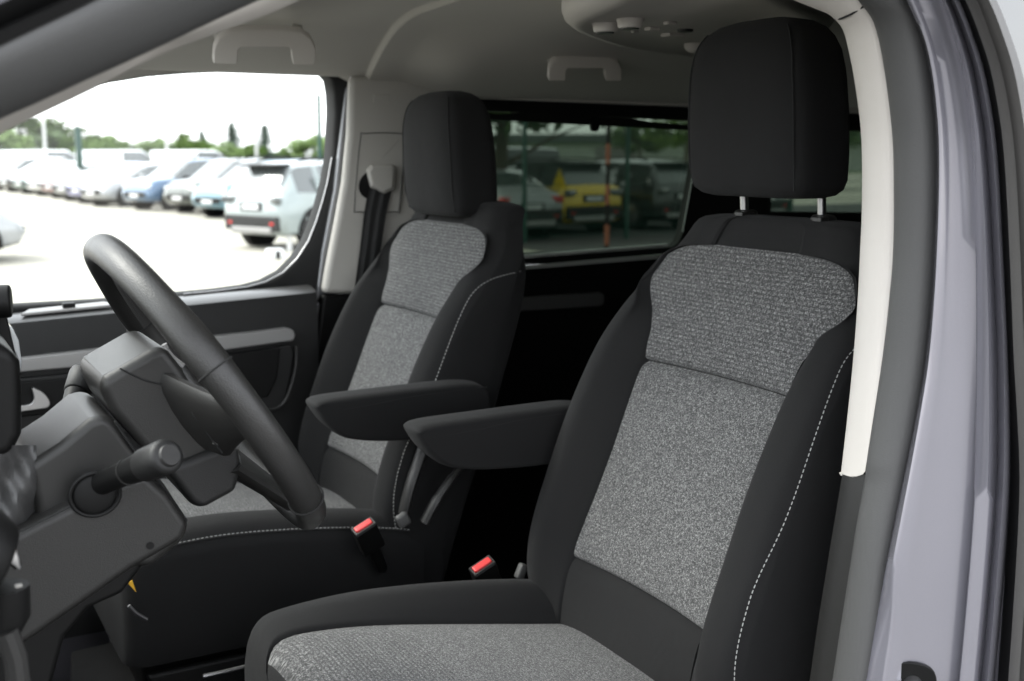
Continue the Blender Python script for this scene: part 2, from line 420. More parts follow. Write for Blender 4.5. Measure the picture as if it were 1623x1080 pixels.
def make_seat(Yc, dX, inner, arm_dx, arm_y, labels, hdz=0, cdz=0):
    """Yc seat centre, dX how far it is slid, inner +1/-1: the side its armrest is on."""
    dz = 0
    zs = [.94 + i * (1.131 - .94) / 14 for i in range(14)]
    for a, b, n in ((1.131, 1.431, 34), (1.431, 1.60, 24), (1.60, 1.64, 30)):
        zs += [a + (b - a) * i / n for i in range(n)]
    zs += [SEAM1 - .004, SEAM1 + .004, SEAM0 - .004, SEAM0 + .004, ]
    zs = sorted(set(round(z, 5) for z in zs)) + [1.64]
    rings_ = []; uvs = []
    # seat base first: it carries the rest
    base = MB()
    base.prism([(.45 + dX, .62), (.43 + dX, .93), (.48 + dX, .985), (.90 + dX, .965), (.98 + dX, .90), (.98 + dX, .62)], Yc - .205, Yc + .205)
    seat = base.build('front_seat', M['plastic_black'], van, bevel=.02, label=labels[0])
    H = len(half_ring(1.3))
    for z in zs:
        h = half_ring(z)
        full = h + [(-p[0], p[1], p[2]) for p in h[-2:0:-1]]
        rings_.append([Vector((p[1] + dX, Yc + p[0], z + .0)) for p in full])
        uvs += [(p[0] + 1, z) for p in full]
    top = rings_[-1]; c = sum(top, Vector()) / len(top)
    for f, up in ((.985, .005), (.95, .010), (.88, .0145), (.75, .018), (.5, .020), (.2, .0205)):
        rings_.append([c + (p - c) * f + Vector((.003, 0, up)) for p in top]); uvs += [(0, 0)] * len(top)
    nz_ = len(zs)
    L = len(rings_[0])
    def mt(i, j):
        front = j < 10 or j >= L - 10
        if i >= nz_ - 1: return 0
        z = (zs[i] + zs[min(i + 1, nz_ - 1)]) / 2
        return 1 if front and SEAM0 < z < PTOP else 0
    back = MB().rings(rings_, mt, uvs=uvs)
    bo = back.build('backrest', [M['cloth_black'], M['cloth_grey']], seat, sharp=60)
    for sgn in (-1, 1):
        st = MB()
        pth = [Vector((smooth_table(SX, z) + dX, Yc + sgn * (side_y(z, smooth_table(SX, z)) + .0004), z)) for z in [1.0 + i * .004 for i in range(130)] + [1.5205, 1.5235, 1.526, 1.5285, 1.5305, 1.532, 1.5335]]
        dashes(st, pth, .00085, .0046, .0024)
        sm = [p + Vector((.0035, -sgn * .0006, -.001)) for p in pth]
        st.tube(sm, .0016, 5, 1)
        st.build('stitching', [M['stitch'], M['seam']], seat)
    for sv in (SEAM0, SEAM1):
        sl = MB(); yy_ = lerp_table(UC, sv) - .002
        sl.tube([Vector((half_ring(sv)[min(10, int(round(abs(q) * 10)))][1] + dX - .0002, Yc + yy_ * q, sv)) for q in [i / 10 for i in range(-10, 11)]], .0011, 6)
        sl.build('panel_seam', M['seam'], seat)
    # piping where the centre panel meets the black cloth, so that the seam line reads
    # ---- cushion
    ZT = [(.40, 1.100), (.444, 1.108), (.52, 1.104), (.60, 1.092), (.75, 1.062), (.886, 1.034), (.96, 1.02)]
    BP = [(.40, .000), (.48, .010), (.60, .026), (.75, .040), (.886, .044), (.96, .035)]
    def cus_half(x, zt, w, uc, bp, xoff):
        yp = w - .055; pts = []
        for i in range(9):
            q = i / 8; pts.append((uc * q, x, zt - .006 + .010 * (1 - q ** 4)))
        pts.append((uc + .0015, x, zt - .008)); pts.append((uc + .004, x, zt - .003))
        ctl = [(uc + .006, zt + .000), ((uc + yp) / 2, zt + bp * .55 + .002), (yp, zt + bp + .002), (w - .022, zt + bp - .007), (w - .003, zt + bp - .034), (w, zt + bp - .06), (w - .001, .985), (w - .012, .90), (w - .05, .885), (0, .885)]
        pts += [(p.x, x, p.y) for p in crom([Vector((a, b, 0)) for a, b in ctl], 4)]
        return pts
    rr = []; uvc = []; rows = []
    a0 = .452; r0 = .052
    ang = [88, 72, 58, 45, 33, 22, 12, 4]
    for a in ang:
        s_, c_ = math.sin(R(a)), math.cos(R(a))
        x = a0 - r0 * s_; zt = lerp_table(ZT, a0) - r0 * .95 * (1 - c_)
        w = .262 - .040 * (1 - math.sqrt(max(0, 1 - s_ ** 3)))
        uc = .158 if a < 26 else .158 - .05 * ((a - 26) / 60) ** 1.5
        rows.append((x, zt, w, uc, lerp_table(BP, a0) * c_, a < 72))
    x = a0
    while x < .955:
        rows.append((x, smooth_table(ZT, x), .262 - (.012 * max(0, (x - .85) / .1)), .158, smooth_table(BP, x), True)); x += .018
    for (x, zt, w, uc, bp, pnl) in rows:
        crease = 0
        h = cus_half(x, zt - crease, w, uc, bp, 0)
        full = h + [(-p[0], p[1], p[2]) for p in h[-2:0:-1]]
        rr.append([Vector((p[1] + dX, Yc + p[0], p[2] + cdz)) for p in full])
        uvc += [(p[0] + 1, p[1] - .5 * (p[2] - 1.1)) for p in full]
    L2 = len(rr[0])
    MB().rings(rr, lambda i, j: 1 if (j < 8 or j >= L2 - 8) and rows[i + 1][5] and rows[i][5] else 0, uvs=uvc).build('cushion', [M['cloth_black'], M['cloth_grey']], seat, sharp=60)
    cr_ = MB(); cr_.tube([Vector((.596 + dX, Yc + q * .0155, cdz + smooth_table(ZT, .596) - .0105 + .010 * (1 - (abs(q) / 10) ** 4) - .0015)) for q in range(-9, 10)], .0011, 5); cr_.build('cushion_seam', M['seam'], seat)
    for sgn in (-1, 1):
        cs = MB()
        pth = [Vector((x + dX, Yc + sgn * (.2555), cdz + smooth_table(ZT, x) + smooth_table(BP, x) - .020)) for x in [.45 + i * .01 for i in range(47)]]
        pth = [Vector((.412 + dX, Yc + sgn * .232, 1.035 + cdz)), Vector((.425 + dX, Yc + sgn * .248, 1.066 + cdz))] + pth
        pth = crom(pth, 3)
        dashes(cs, [p + Vector((0, sgn * .001, 0)) for p in pth], .0008, .0046, .0028)
        cs.tube([p - Vector((0, 0, .0032)) for p in pth], .0014, 5, 1)
        cs.build('cushion_stitching', [M['stitch'], M['seam']], seat)
    # ---- headrest
    HW = [(1.690, .094), (1.694, .110), (1.702, .120), (1.715, .1245), (1.75, .1255), (1.80, .1255), (1.86, .1210), (1.89, .115), (1.908, .106), (1.921, .094), (1.930, .076), (1.935, .050), (1.9365, .02)]
    HD = [(1.690, .030), (1.694, .042), (1.702, .049), (1.715, .053), (1.75, .055), (1.80, .055), (1.86, .053), (1.89, .049), (1.908, .044), (1.921, .037), (1.930, .028), (1.935, .017), (1.9365, .006)]
    hz = [1.690, 1.692, 1.694, 1.698, 1.702, 1.708, 1.715, 1.73, 1.75, 1.77, 1.79, 1.81, 1.83, 1.85, 1.865, 1.88, 1.89, 1.90, 1.908, 1.915, 1.921, 1.926, 1.930, 1.933, 1.935, 1.9365]
    hr = []; NA = 96
    for z in hz:
        w = lerp_table(HW, z); d = lerp_table(HD, z); xc = 1.118 + dX + (z - 1.8) * -.055
        ring = []
        for j in range(NA):
            t = 2 * math.pi * (j + .5) / NA; ct, st_ = math.cos(t), math.sin(t)
            e = 2 / 5.5
            y = w * math.copysign(abs(st_) ** e, st_); xx = -d * math.copysign(abs(ct) ** e, ct)
            if ct > 0: xx -= .010 * (1 - (y / w) ** 2) * min(1, d / .05)            # the face bulges
            ring.append(Vector((xc + xx, Yc + y, z + hdz)))
        hr.append(ring)
    hm = MB().rings(hr, 0)
    hm.build('headrest', [M['cloth_black']], seat, sharp=70)
    for sgn in (-1, 1):
        hs = MB()
        hs.tube(crom([(1.118 + dX - lerp_table(HD, z) * .90 - .0016 + (z - 1.8) * -.055, Yc + sgn * lerp_table(HW, z) * .890, z + hdz) for z in (1.702, 1.73, 1.75, 1.80, 1.86, 1.89, 1.908, 1.921)], 6), .0014, 6, 0)
        hs.build('headrest_seam', [M['seam']], seat)
    for sgn in (-1, 1):
        MB().cyl((1.159 + dX, Yc + sgn * .082, 1.60), (1.151 + dX, Yc + sgn * .082, 1.705 + hdz), .0062, n=20).build('headrest_post', M['satin'], seat)
        g = MB()
        g.tube([(1.158 + dX, Yc + sgn * .082, 1.646), (1.157 + dX, Yc + sgn * .082, 1.663), (1.157 + dX, Yc + sgn * .082, 1.667)], [.019, .018, .013], 28)
        g.box((1.140 + dX, Yc + sgn * .082 - .012, 1.660), (.016, .018, .010))
        if hdz == 0: g.build('post_guide', M['plastic_mid'], seat, bevel=.002)
    # ---- armrest: long rounded cushion with a boat shaped nose
    prof = [(.677, 1.333), (.682, 1.322), (.697, 1.300), (.722, 1.277), (.745, 1.267), (.80, 1.257), (.89, 1.251), (.96, 1.252), (1.00, 1.27), (1.01, 1.31), (.995, 1.337), (.96, 1.345), (.90, 1.346), (.80, 1.345), (.72, 1.344), (.692, 1.342), (.682, 1.339)]
    prof = [(x + arm_dx, z) for x, z in prof]
    aw = .062; y0, y1 = arm_y - aw / 2, arm_y + aw / 2
    pc = [Vector((p.x, p.y)) for p in crom([Vector((x, z, 0)) for x, z in prof], 4, True)]
    n = len(pc); area = sum(pc[i - 1].x * pc[i].y - pc[i].x * pc[i - 1].y for i in range(n)); sg_ = 1 if area > 0 else -1
    ar = []
    for yy, ins in ((0, .0075), (.0008, .0052), (.003, .003), (.0075, .0010), (.014, 0), (.031, -.001), (.048, 0), (.0545, .0010), (.059, .003), (.0612, .0052), (.062, .0075)):
        pts = []
        for i in range(n):
            t = (pc[(i + 1) % n] - pc[i - 1]).normalized(); nn = Vector((-t.y, t.x)) * sg_
            pts.append(Vector((pc[i].x + nn.x * ins, y0 + yy, pc[i].y + nn.y * ins)))
        ar.append(pts)
    MB().rings(ar).build('armrest', M['cloth_black'], seat, sharp=60)
    for yy, sg in ((y0 + .0008, -1), (y1 - .0008, 1)):
        for q in ([(.692, .004, 1.3275), (.70, .001, 1.323), (.78, 0, 1.3265), (.86, 0, 1.333), (1.0, 0, 1.335)], [(.694, .004, 1.323), (.706, .002, 1.304), (.726, .0012, 1.285), (.75, .001, 1.272), (.80, .001, 1.264), (.9, .001, 1.2585), (1.02, .001, 1.260)]):
            sm = MB(); sm.tube(crom([(a + arm_dx, yy - sg * b, c) for a, b, c in q], 6), .0013, 5); sm.build('armrest_seam', M['seam'], seat)
    # ---- plastic recliner parts at the foot of the backrest, armrest side
    ys = Yc + inner * .268
    if inner < 0:
        rc = MB(); rc.tube(crom([on_y(674, 700, 1.815), on_y(664, 730, 1.806), on_y(652, 765, 1.80), on_y(644, 795, 1.80), on_y(640, 815, 1.802)], 5), .0145, 14, flat=.6, ref=(0, 1, 0))
        rc.build('recliner_cover', M['plastic_mid'], seat)
        lv = MB(); lv.tube(crom([on_y(735, 735, 1.79), on_y(716, 758, 1.775), on_y(692, 792, 1.77), (on_y(673, 828, 1.775))], 5), [.008] * 5 + [.010] * 5 + [.012] * 6, 12, flat=.7, ref=(0, 1, 0))
        lv.build('recliner_lever', M['plastic_mid'], seat)
        MB().box(on_y(639, 824, 1.79), (.024, .014, .026), Matrix.Rotation(R(-25), 3, 'Y')).build('hinge_cap', M['plastic_grey'], seat, bevel=.006)
    else:
        MB().box(on_y(826, 906, 1.545), (.014, .014, .026), Matrix.Rotation(R(25), 3, 'Y')).build('hinge_cap', M['plastic_grey'], seat, bevel=.003)
    # side valance of the base
    vl = MB().prism([(.44 + dX, .86), (.43 + dX, .895), (.97 + dX, .895), (.95 + dX, .80), (.50 + dX, .76)], ys - inner * .030, ys - inner * .012)
    vl.build('base_cover', M['plastic_black'], seat, bevel=.006)
    return seat

def make_buckle(tip, lean, label):
    a = Vector(tip); d = Vector((-.42, -.34, .84)).normalized()
    x = Vector((.99, .12, 0)); x = (x - d * x.dot(d)).normalized(); y = d.cross(x)
    rot = Matrix((x, y, d)).transposed()
    b = MB(); b.box(a - d * .030, (.042, .024, .058), rot)
    b.tube([a - d * .055, a - d * .12], [.012, .010], 10)
    o = b.build('seat_belt_buckle', M['plastic_black'], van, bevel=.004, label=label)
    r = MB(); r.box(a + d * .0006, (.033, .0125, .006), rot); r.build('release_button', M['red'], o, bevel=.0022)
    f = MB()
    for sx in (-1, 1): f.box(a + x * .0186 * sx - d * .001, (.0022, .019, .003), rot)
    for sy in (-1, 1): f.box(a + y * .0084 * sy - d * .001, (.037, .0022, .003), rot)
    f.build('buckle_rim', M['plastic_mid'], o)
    return o

seat_d = make_seat(1.27, 0, 1, .011, 1.568, ['black cloth seat with grey melange panels and pale stitching, the nearer of two'])
seat_p = make_seat(2.10, -.10, -1, -.063, 1.815, ['black cloth seat with grey dimpled panels, behind the steering wheel'], -.062, .018)
make_buckle(on_y(576, 834, 1.775), 0, 'buckle with red button against the far seat cushion')
make_buckle(on_y(764, 896, 1.56), 0, 'buckle with red button behind the near seat cushion')
# ---------------- steering wheel
WC = Vector((.308, 1.27, 1.492)); WT = R(32.6); WR = .188
WA = Vector((math.cos(WT), 0, math.sin(WT))); WE = Vector((-math.sin(WT), 0, math.cos(WT))); WY = Vector((0, 1, 0))
def wp(r, ph, a=0): return WC + (WY * math.sin(ph) + WE * math.cos(ph)) * r + WA * a     # ph 0 = top, -90 = driver's left
rimb = MB()
N = 120; rs = []
for i in range(N):
    ph = 2 * math.pi * i / N
    dq = (ph + math.pi) % (2 * math.pi) - math.pi
    thick = .0168 + .0015 * math.exp(-((abs(dq) - R(62)) / R(14)) ** 2)
    rad = WY * math.sin(ph) + WE * math.cos(ph)
    rs.append([WC + rad * (WR + thick * .93 * math.cos(t)) + WA * (thick * 1.05 * math.sin(t)) for t in [2 * math.pi * k / 24 for k in range(24)]])
rimb.rings(rs, 0, closed=True)
wheel = rimb.build('steering_wheel', [M['leather']], van, sharp=80, label='three spoke leather steering wheel tilted in front of the near seat')
for dg in (-71, -131, 71, 131):
    sj = MB()
    ph = R(dg); rad = WY * math.sin(ph) + WE * math.cos(ph)
    sj.tube([WC + rad * (WR + .0181 * .95 * math.cos(t)) + WA * (.0181 * 1.06 * math.sin(t)) for t in [2 * math.pi * k / 32 for k in range(32)]], .0011, 6, closed=True)
    sj.build('rim_joint', M['seam'], wheel)
st = MB()
for i in range(150):                       # cross stitching inside the rim
    ph = R(-70 + 140 * i / 149); 
    for s in (-1, 1):
        st.tube([wp(WR - .0172, ph, -.003 * s), wp(WR - .0172, ph + .006, .003 * s)], .0006, 4)
st.build('rim_stitching', M['plastic_mid'], wheel)
hub = MB()                                  # airbag boss and its back cover, seen from the side
hub.prism(xz([(156, 612), (166, 598), (200, 578), (238, 556), (262, 548), (290, 585), (322, 640), (352, 692), (380, 738), (372, 782), (320, 811), (303, 800), (262, 744), (222, 708), (176, 654)], 1.20), 1.20, 1.345)
hub.build('wheel_hub', M['plastic_mid'], wheel, bevel=.024, seg=7)
hb = MB(); hb.prism(xz([(262, 744), (300, 730), (345, 712), (378, 700), (384, 742), (376, 780), (322, 809), (305, 799)], 1.188), 1.189, 1.352)
hb.build('hub_lower_cover', M['plastic'], wheel, bevel=.008, seg=3)
hk = MB(); hk.tube(crom([on_y(u, v, 1.199) for u, v in ((190, 584), (214, 596), (240, 606), (285, 612), (318, 618))], 4), .0010, 5); hk.build('hub_seam', M['seam'], wheel)
for ph0, nm in ((R(-90), 'spoke'), (R(90), 'spoke'), (R(180), 'spoke')):
    rad = WY * math.sin(ph0) + WE * math.cos(ph0); tan = rad.cross(WA)
    sp = MB(); rg = []
    for q in range(7):
        t = q / 6; r = .070 + (WR - .012 - .070) * t; w = .040 * (1 - t) ** 1.4 + .020 + .012 * max(0, t - .8) * 5 * .6; a = -.034 + .032 * t
        if ph0 == R(180): w *= 1.5
        rg.append([WC + rad * r + tan * (w * math.cos(k)) + WA * (a + (.017 - .006 * t) * math.sin(k)) for k in [2 * math.pi * j / 16 for j in range(16)]])
    sp.rings(rg); sp.build('spoke', M['plastic_mid'], wheel, sharp=35)
    if ph0 != R(180):
        ac = MB()
        ac.tube([WC + rad * .105 + tan * -.020 + WA * -.016, WC + rad * .135 + tan * -.012 + WA * -.010, WC + rad * .160 + tan * -.006 + WA * -.005], .0045, 8, flat=.6)
        ac.build('spoke_insert', M['satin'], wheel)
        bt = MB()
        for k in range(3): bt.box(WC + rad * (.083 + .014 * k) + tan * .010 + WA * (-.020 + .005 * k), (.006, .011, .011), Matrix((WA, rad, tan)).transposed())
        bt.build('wheel_buttons', M['plastic_black'], wheel, bevel=.0015)

# ---------------- steering column, stalks, dash side
col = MB()
o1 = xz([(40, 738), (95, 702), (140, 664), (164, 656), (182, 668), (205, 700), (262, 770), (300, 828), (292, 856), (240, 898), (160, 900), (62, 838), (54, 790)], 1.20)
col.prism(o1, 1.195, 1.345)
column = col.build('steering_column', M['plastic_mid'], van, bevel=.030, seg=5, label='grey shroud of the steering column')
lc = MB()
o2 = xz([(-90, 905), (20, 850), (112, 803), (180, 770), (232, 752), (268, 785), (301, 832), (292, 858), (210, 905), (60, 1010), (-40, 1075), (-140, 1120)], 1.17)
lc.prism(o2, 1.172, 1.385)
lc.build('column_lower_cover', M['plastic_mid'], column, bevel=.012, seg=4, label='lower half of the column shroud')
kn = MB()
o3 = xz([(-160, 1120), (50, 1012), (230, 890), (262, 868), (250, 900), (205, 960), (150, 985), (112, 1030), (90, 1110), (-60, 1300)], 1.20)
kn.prism(o3, 1.235, 1.40)
kn.build('knee_panel', M['plastic_black'], column, bevel=.008)  # black in place of charcoal: the shade under the column is in the colour
# near stalk
def stalk(base, tip, label, cap=True):
    b, t = Vector(base), Vector(tip); d = (t - b).normalized(); L = (t - b).length
    m = MB()
    m.tube([b, b + d * L * .12, b + d * L * .30, b + d * L * .55, b + d * L * .70], [.0150, .0128, .0118, .0132, .0148], 22)
    o = m.build('stalk', M['plastic_black'], column, sharp=60, label=label)
    k = MB()
    k.tube([b + d * L * .705, b + d * L * .72, b + d * L * .95, b + d * L * .985, t], [.0148, .0165, .0172, .0160, .0125], 28)
    k.build('stalk_end', M['plastic'], column, sharp=60)
    k = MB(); k.tube([b + d * L * .50, b + d * L * .515], [.0140, .0140], 24); k.build('stalk_ring', M['plastic_mid'], column)
    return o
sb = on_y(150, 780, 1.172); stp = on_y(268, 722, 1.060)
stalk(sb + Vector((0, .02, 0)), stp, 'lever reaching towards the camera')
cp = MB(); dd_ = (stp - sb).normalized(); cp.tube([stp - dd_ * .001, stp + dd_ * .0025], [.0115, .0100], 24); cp.build('stalk_cap', M['plastic_mid'], column)
rg = MB(); rg.tube([(sb.x + .024 * math.cos(t), 1.1695, sb.z - .002 + .022 * math.sin(t)) for t in [2 * math.pi * k / 40 for k in range(40)]], .0022, 8, closed=True); rg.build('stalk_collar', M['plastic_black'], column)
gb = MB(); gb.ball((sb.x, 1.172, sb.z - .002), .0215, 28, 12, sy=.3); gb.build('stalk_boot', M['rubber_black'], column)
stalk(on_y(92, 712, 1.42), on_y(134, 588, 1.50), 'lever on the far side of the column')
# instrument pod and what stands on it
ip = MB()
ip.prism(xz([(-120, 560), (-40, 500), (0, 545), (22, 556), (33, 575), (36, 620), (36, 690), (22, 720), (-30, 740), (-120, 740)], 1.18), 1.18, 1.48)
pod = ip.build('instrument_pod', M['plastic_black'], van, bevel=.012, seg=3, label='black instrument housing at the left edge')
pg = MB(); pg.prism(xz([(8, 512), (20, 520), (30, 540), (35, 575), (33, 590), (24, 560), (12, 548)], 1.34), 1.34, 1.44); pg.build('pod_lens', M['lamp_clear'], pod, bevel=.003)
kb = MB(); kb.cyl(on_y(-2, 478, 1.30) + Vector((-.01, 0, 0)), on_y(-2, 478, 1.30) + Vector((.012, -.004, 0)), .0175, n=30)
kb.build('knob', M['plastic_black'], pod, bevel=.003)
sk = MB(); sk.box(on_y(3, 525, 1.33), (.016, .014, .085), Matrix.Rotation(R(-8), 3, 'Y')); sk.build('knob_stem', M['plastic_black'], pod, bevel=.003)
gt = MB()                                    # wrinkled gaiter between pod and column
g = []
for i in range(26):
    u = -70 + 128 * i / 25; row = []
    for j in range(20):
        v = 706 + 150 * j / 19
        p = on_y(u, v, 1.190 + .006 * math.sin(u * .09 + v * .05) + .004 * math.sin(u * .15 - v * .07) + .012 * max(0, (u - 30) / 30)); row.append(p)
    g.append(row)
gt.sheet(g); gt.build('column_gaiter', mat('soft grey gaiter leather', (.05, .05, .05), .45, bump=.4, bscale=500), column)
# dash body in front of everything, and the side vent by the door
ds = MB(); ds.prism([(-.62, 1.40), (-.25, 1.43), (-.02, 1.40), (.02, 1.32), (.0, 1.18), (-.10, 1.0), (-.25, .66), (-.75, .66)], 1.02, 2.38)
dash = ds.build('dashboard', M['plastic'], van, bevel=.03, seg=3)
vt = MB(); vp = on_y(4, 905, .93)
vt.tube([vp + Vector((-.06, 0, .03)), vp + Vector((-.02, 0, .01)), vp + Vector((-.004, 0, 0))], [.050, .046, .036], 32)
vent = vt.build('side_air_vent', M['plastic_black'], dash, bevel=.004)
vc = MB(); vc.tube([on_y(6, 848, .925), on_y(12, 868, .922), on_y(20, 885, .922), on_y(29, 899, .925)], [.0035, .0052, .0055, .003], 10); vc.build('vent_chrome', M['chrome'], dash)
vb = MB(); vb.tube([on_y(8, 930, .93), on_y(12, 975, .93), on_y(2, 1010, .93)], [.018, .017, .012], 16); vb.build('vent_lower', M['plastic_black'], dash)
vs = MB(); vs.tube([on_y(10, 1000, .92), on_y(24, 1040, .92), on_y(32, 1100, .92)], .009, 10); vs.build('door_check_strap', M['plastic_mid'], dash)
vr = MB(); vr.box(on_y(30, 936, .925), (.005, .005, .009)); vr.build('vent_clip', M['trim_grey'], dash)

# ---------------- floor, carpet and things under the seats
fl = MB(); fl.box((.9, 1.685, .585), (3.3, 1.66, .05)); fl.box((1.9, 1.685, .62), (1.6, 1.6, .03))
fl.build('cabin_floor', M['carpet'], van)
mt_ = MB(); mt_.box((.25, 1.66, .63), (.5, .28, .03)); mt_.build('footwell_mat', M['plastic_black'], van, bevel=.01)
bxm = MB(); bxm.prism3([on_z(112, 1032, .82), on_z(225, 1005, .82), on_z(262, 1070, .82), on_z(270, 1120, .82), on_z(110, 1120, .82)], (0, 0, -.19)); bxm.build('storage_tray', M['plastic'], van, bevel=.006)
sr = MB()
sr.tube([on_y(322, 1072, 1.62), on_y(350, 1066, 1.62), on_y(392, 1056, 1.62), on_y(430, 1046, 1.62)], .0032, 8); sr.build('seat_rail', M['satin'], van)
sr = MB(); sr.tube([on_y(204, 960, 1.80), on_y(216, 972, 1.80), on_y(233, 982, 1.80)], .0028, 8); sr.build('adjuster_wire', M['satin'], van)
yl = MB(); yl.prism3([on_y(201, 923, 1.82), on_y(210, 921, 1.82), on_y(216, 939, 1.82)], (0, .003, 0)); yl.build('warning_tag', M['yellow_label'], van)
# split lines and small fittings on the column and the wheel boss
def line_on(pix, y, name='part_line', r=.0011, m_='seam', parent=None, n=5):
    k = MB(); k.tube(crom([on_y(u, v, yy) for (u, v), yy in zip(pix, y if isinstance(y, list) else [y] * len(pix))], n), r, 6)
    return k.build(name, M[m_], parent or column)
line_on([(-40, 872), (25, 846), (60, 829), (112, 803)], 1.1716)
line_on([(182, 668), (212, 712), (262, 776), (296, 826)], 1.194, r=.0014)
k = MB(); k.cyl(on_y(238, 905 - 40, 1.1722), on_y(238, 865, 1.1722) + Vector((0, -.0012, 0)), .004, n=16); k.build('screw_cap', M['plastic_black'], column)
k = MB(); k.tube(crom([on_y(260, 546, 1.24), on_y(264, 556, 1.24), on_y(274, 568, 1.235), on_y(291, 581, 1.23)], 4), .0042, 10, flat=.6); k.build('chrome_insert', M['silver_trim'], wheel)
# switch block and clips under the rim on the driver's side
for u, v, w_, h_ in ((322, 655, .016, .006), (318, 640, .014, .004), (352, 702, .020, .006), (372, 708, .010, .005)):
    MB().box(on_y(u, v, 1.17), (w_, .006, h_), Matrix.Rotation(R(14), 3, 'Y')).build('switch_clip', M['plastic_grey'], wheel, bevel=.0012)
k = MB(); k.tube(crom([on_y(u, v, 1.165) for u, v in ((312, 622), (305, 640), (306, 658), (318, 672), (338, 700), (352, 718))], 4), .0009, 5); k.build('switch_seam', M['seam'], wheel)
# soft gaiter edge where column and dash meet
# ---------------- near door opening: pillar trim, rubber seal, painted jamb, sliding door edge
# each edge is measured in the picture and stands at its own depth Y; stations run from the windscreen pillar
# over the roof rail and down the middle pillar
inn = [(-150, 290), (0, 213), (56, 185), (148, 141), (259, 85), (426, 22), (560, -35), (800, -85), (1050, -75), (1257, 0), (1324, 31), (1346, 85), (1364, 204), (1366, 320), (1363, 400), (1359, 480), (1352, 572), (1342, 670), (1333, 748)]
out = [(-150, 262), (0, 189), (56, 164), (140, 124), (240, 78), (395, 5), (550, -60), (800, -120), (1060, -125), (1300, -45), (1368, 11), (1394, 67), (1414, 204), (1417, 310), (1416, 400), (1409, 480), (1398, 572), (1383, 670), (1371, 748)]
sel = [(-150, 145), (0, 72), (50, 48), (120, 15), (210, -30), (370, -105), (540, -180), (820, -230), (1150, -220), (1390, -90), (1437, 5), (1461, 67), (1480, 204), (1484, 310), (1481, 400), (1476, 480), (1467, 572), (1452, 670), (1434, 748)]
lo_in = [(1335, 752), (1322, 830), (1310, 902), (1296, 990), (1283, 1080), (1262, 1220)]
lo_out = [(1372, 752), (1358, 830), (1347, 902), (1333, 990), (1319, 1080), (1297, 1220)]
lo_sel = [(1434, 748), (1417, 830), (1402, 902), (1387, 990), (1372, 1080), (1350, 1220)]
def curve(pix, y): return crom([on_y(u, v, y) for u, v in pix], 5)
def loft(curves, mats, name, mat_ids=None, **k):
    m = MB(); g = [[c[i] for c in curves] for i in range(len(curves[0]))]
    m.sheet(g, (lambda i, j: mat_ids[j]) if mat_ids else 0); return m.build(name, mats, van, sharp=75, recalc=True, **k)
ci, co, cs_ = curve(inn, .935), curve(out, .885), curve(sel, .842)
def blend(a, b, t, d): return [p.lerp(q, t) + Vector(d) for p, q in zip(a, b)]
back = []
for i_, p in enumerate(ci):                     # the moulding turns back into the cabin behind its visible edge
    w_ = min(1, max(0, (i_ - 25) / 22)); v_ = min(1, max(0, (i_ - 70) / 15)); back.append(p + Vector((.004 + .034 * w_, .030, .014 * (1 - w_) + .002 - .016 * v_)) * min(1, (len(ci) - 1 - i_) / 14))
def mid_curve(a, b, t, bulge):     # between two curves, pushed towards the door opening side
    r_ = []
    for p, q in zip(a, b):
        m_ = p.lerp(q, t); dirv = (q - p).normalized(); n_ = Vector((-.35, -.90, 0)); n_ = (n_ - dirv * n_.dot(dirv)).normalized(); r_.append(m_ + n_ * bulge)
    return r_
# the trim is two mouldings with a joint on the roof corner
def trim_piece(i0, i1, name, label):
    cur = [back, ci, mid_curve(ci, co, .10, .0035), mid_curve(ci, co, .35, .0055), mid_curve(ci, co, .7, .0055), mid_curve(ci, co, .93, .003), co, blend(co, cs_, .05, (.004, .02, 0))]
    m = MB(); g_ = [[c[i] for c in cur] for i in range(i0, min(i1, len(ci)))]; m.sheet(g_)
    if i1 >= len(ci):                               # folded-in lower end of the moulding
        e_ = g_[-1]; m.sheet([e_, [p + Vector((.003, .006, -.003)) for p in e_]])
    m.build(name, M['trim_beige'], van, sharp=75, label=label)
trim_piece(0, 51, 'roof_pillar_trim', 'pale trim strip running up the windscreen pillar')
trim_piece(50, len(ci), 'pillar_trim', 'curved pale trim beside the near seat')
jt = MB(); jt.tube([c[50] for c in (ci, mid_curve(ci, co, .35, .0058), mid_curve(ci, co, .7, .0058), co)], .0013, 6); jt.build('trim_joint', M['seam'], van)
# lower trim by the seat belt
li, lo_, ls = curve(lo_in, .930), curve(lo_out, .885), curve(lo_sel, .842)
loft([[p + Vector((.036, .03, -.016)) for p in li], li, mid_curve(li, lo_, .5, .004), lo_, blend(lo_, ls, .05, (.004, .02, 0))], [M['plastic_mid']], 'lower_pillar_trim')
# rubber seal, one long extrusion
sci = co[:-1] + lo_; scs = cs_[:-1] + ls
prof = [(.0, -.004), (.03, .004), (.10, .0085), (.22, .0125), (.36, .0145), (.5, .0150), (.64, .0140), (.78, .0115), (.90, .007), (.97, .001), (1.0, -.006)]
loft([mid_curve(sci, scs, t, b) for t, b in prof], [M['rubber']], 'door_seal')
# outer edge of the windscreen pillar and roof gutter
ao = cs_[:48]
loft([ao, [p + Vector((-.004, -.004, .006)) for p in ao], [p + Vector((.0, .012, .012)) for p in ao], [p + Vector((-.010, -.006, .020)) for p in ao], [p + Vector((-.020, -.016, .034)) for p in ao], [p + Vector((-.045, -.018, .075)) for p in ao], [p + Vector((-.09, .02, .13)) for p in ao]], [M['rubber_black'], M['van_paint']], 'pillar_skin', [0, 0, 0, 1, 1, 1])
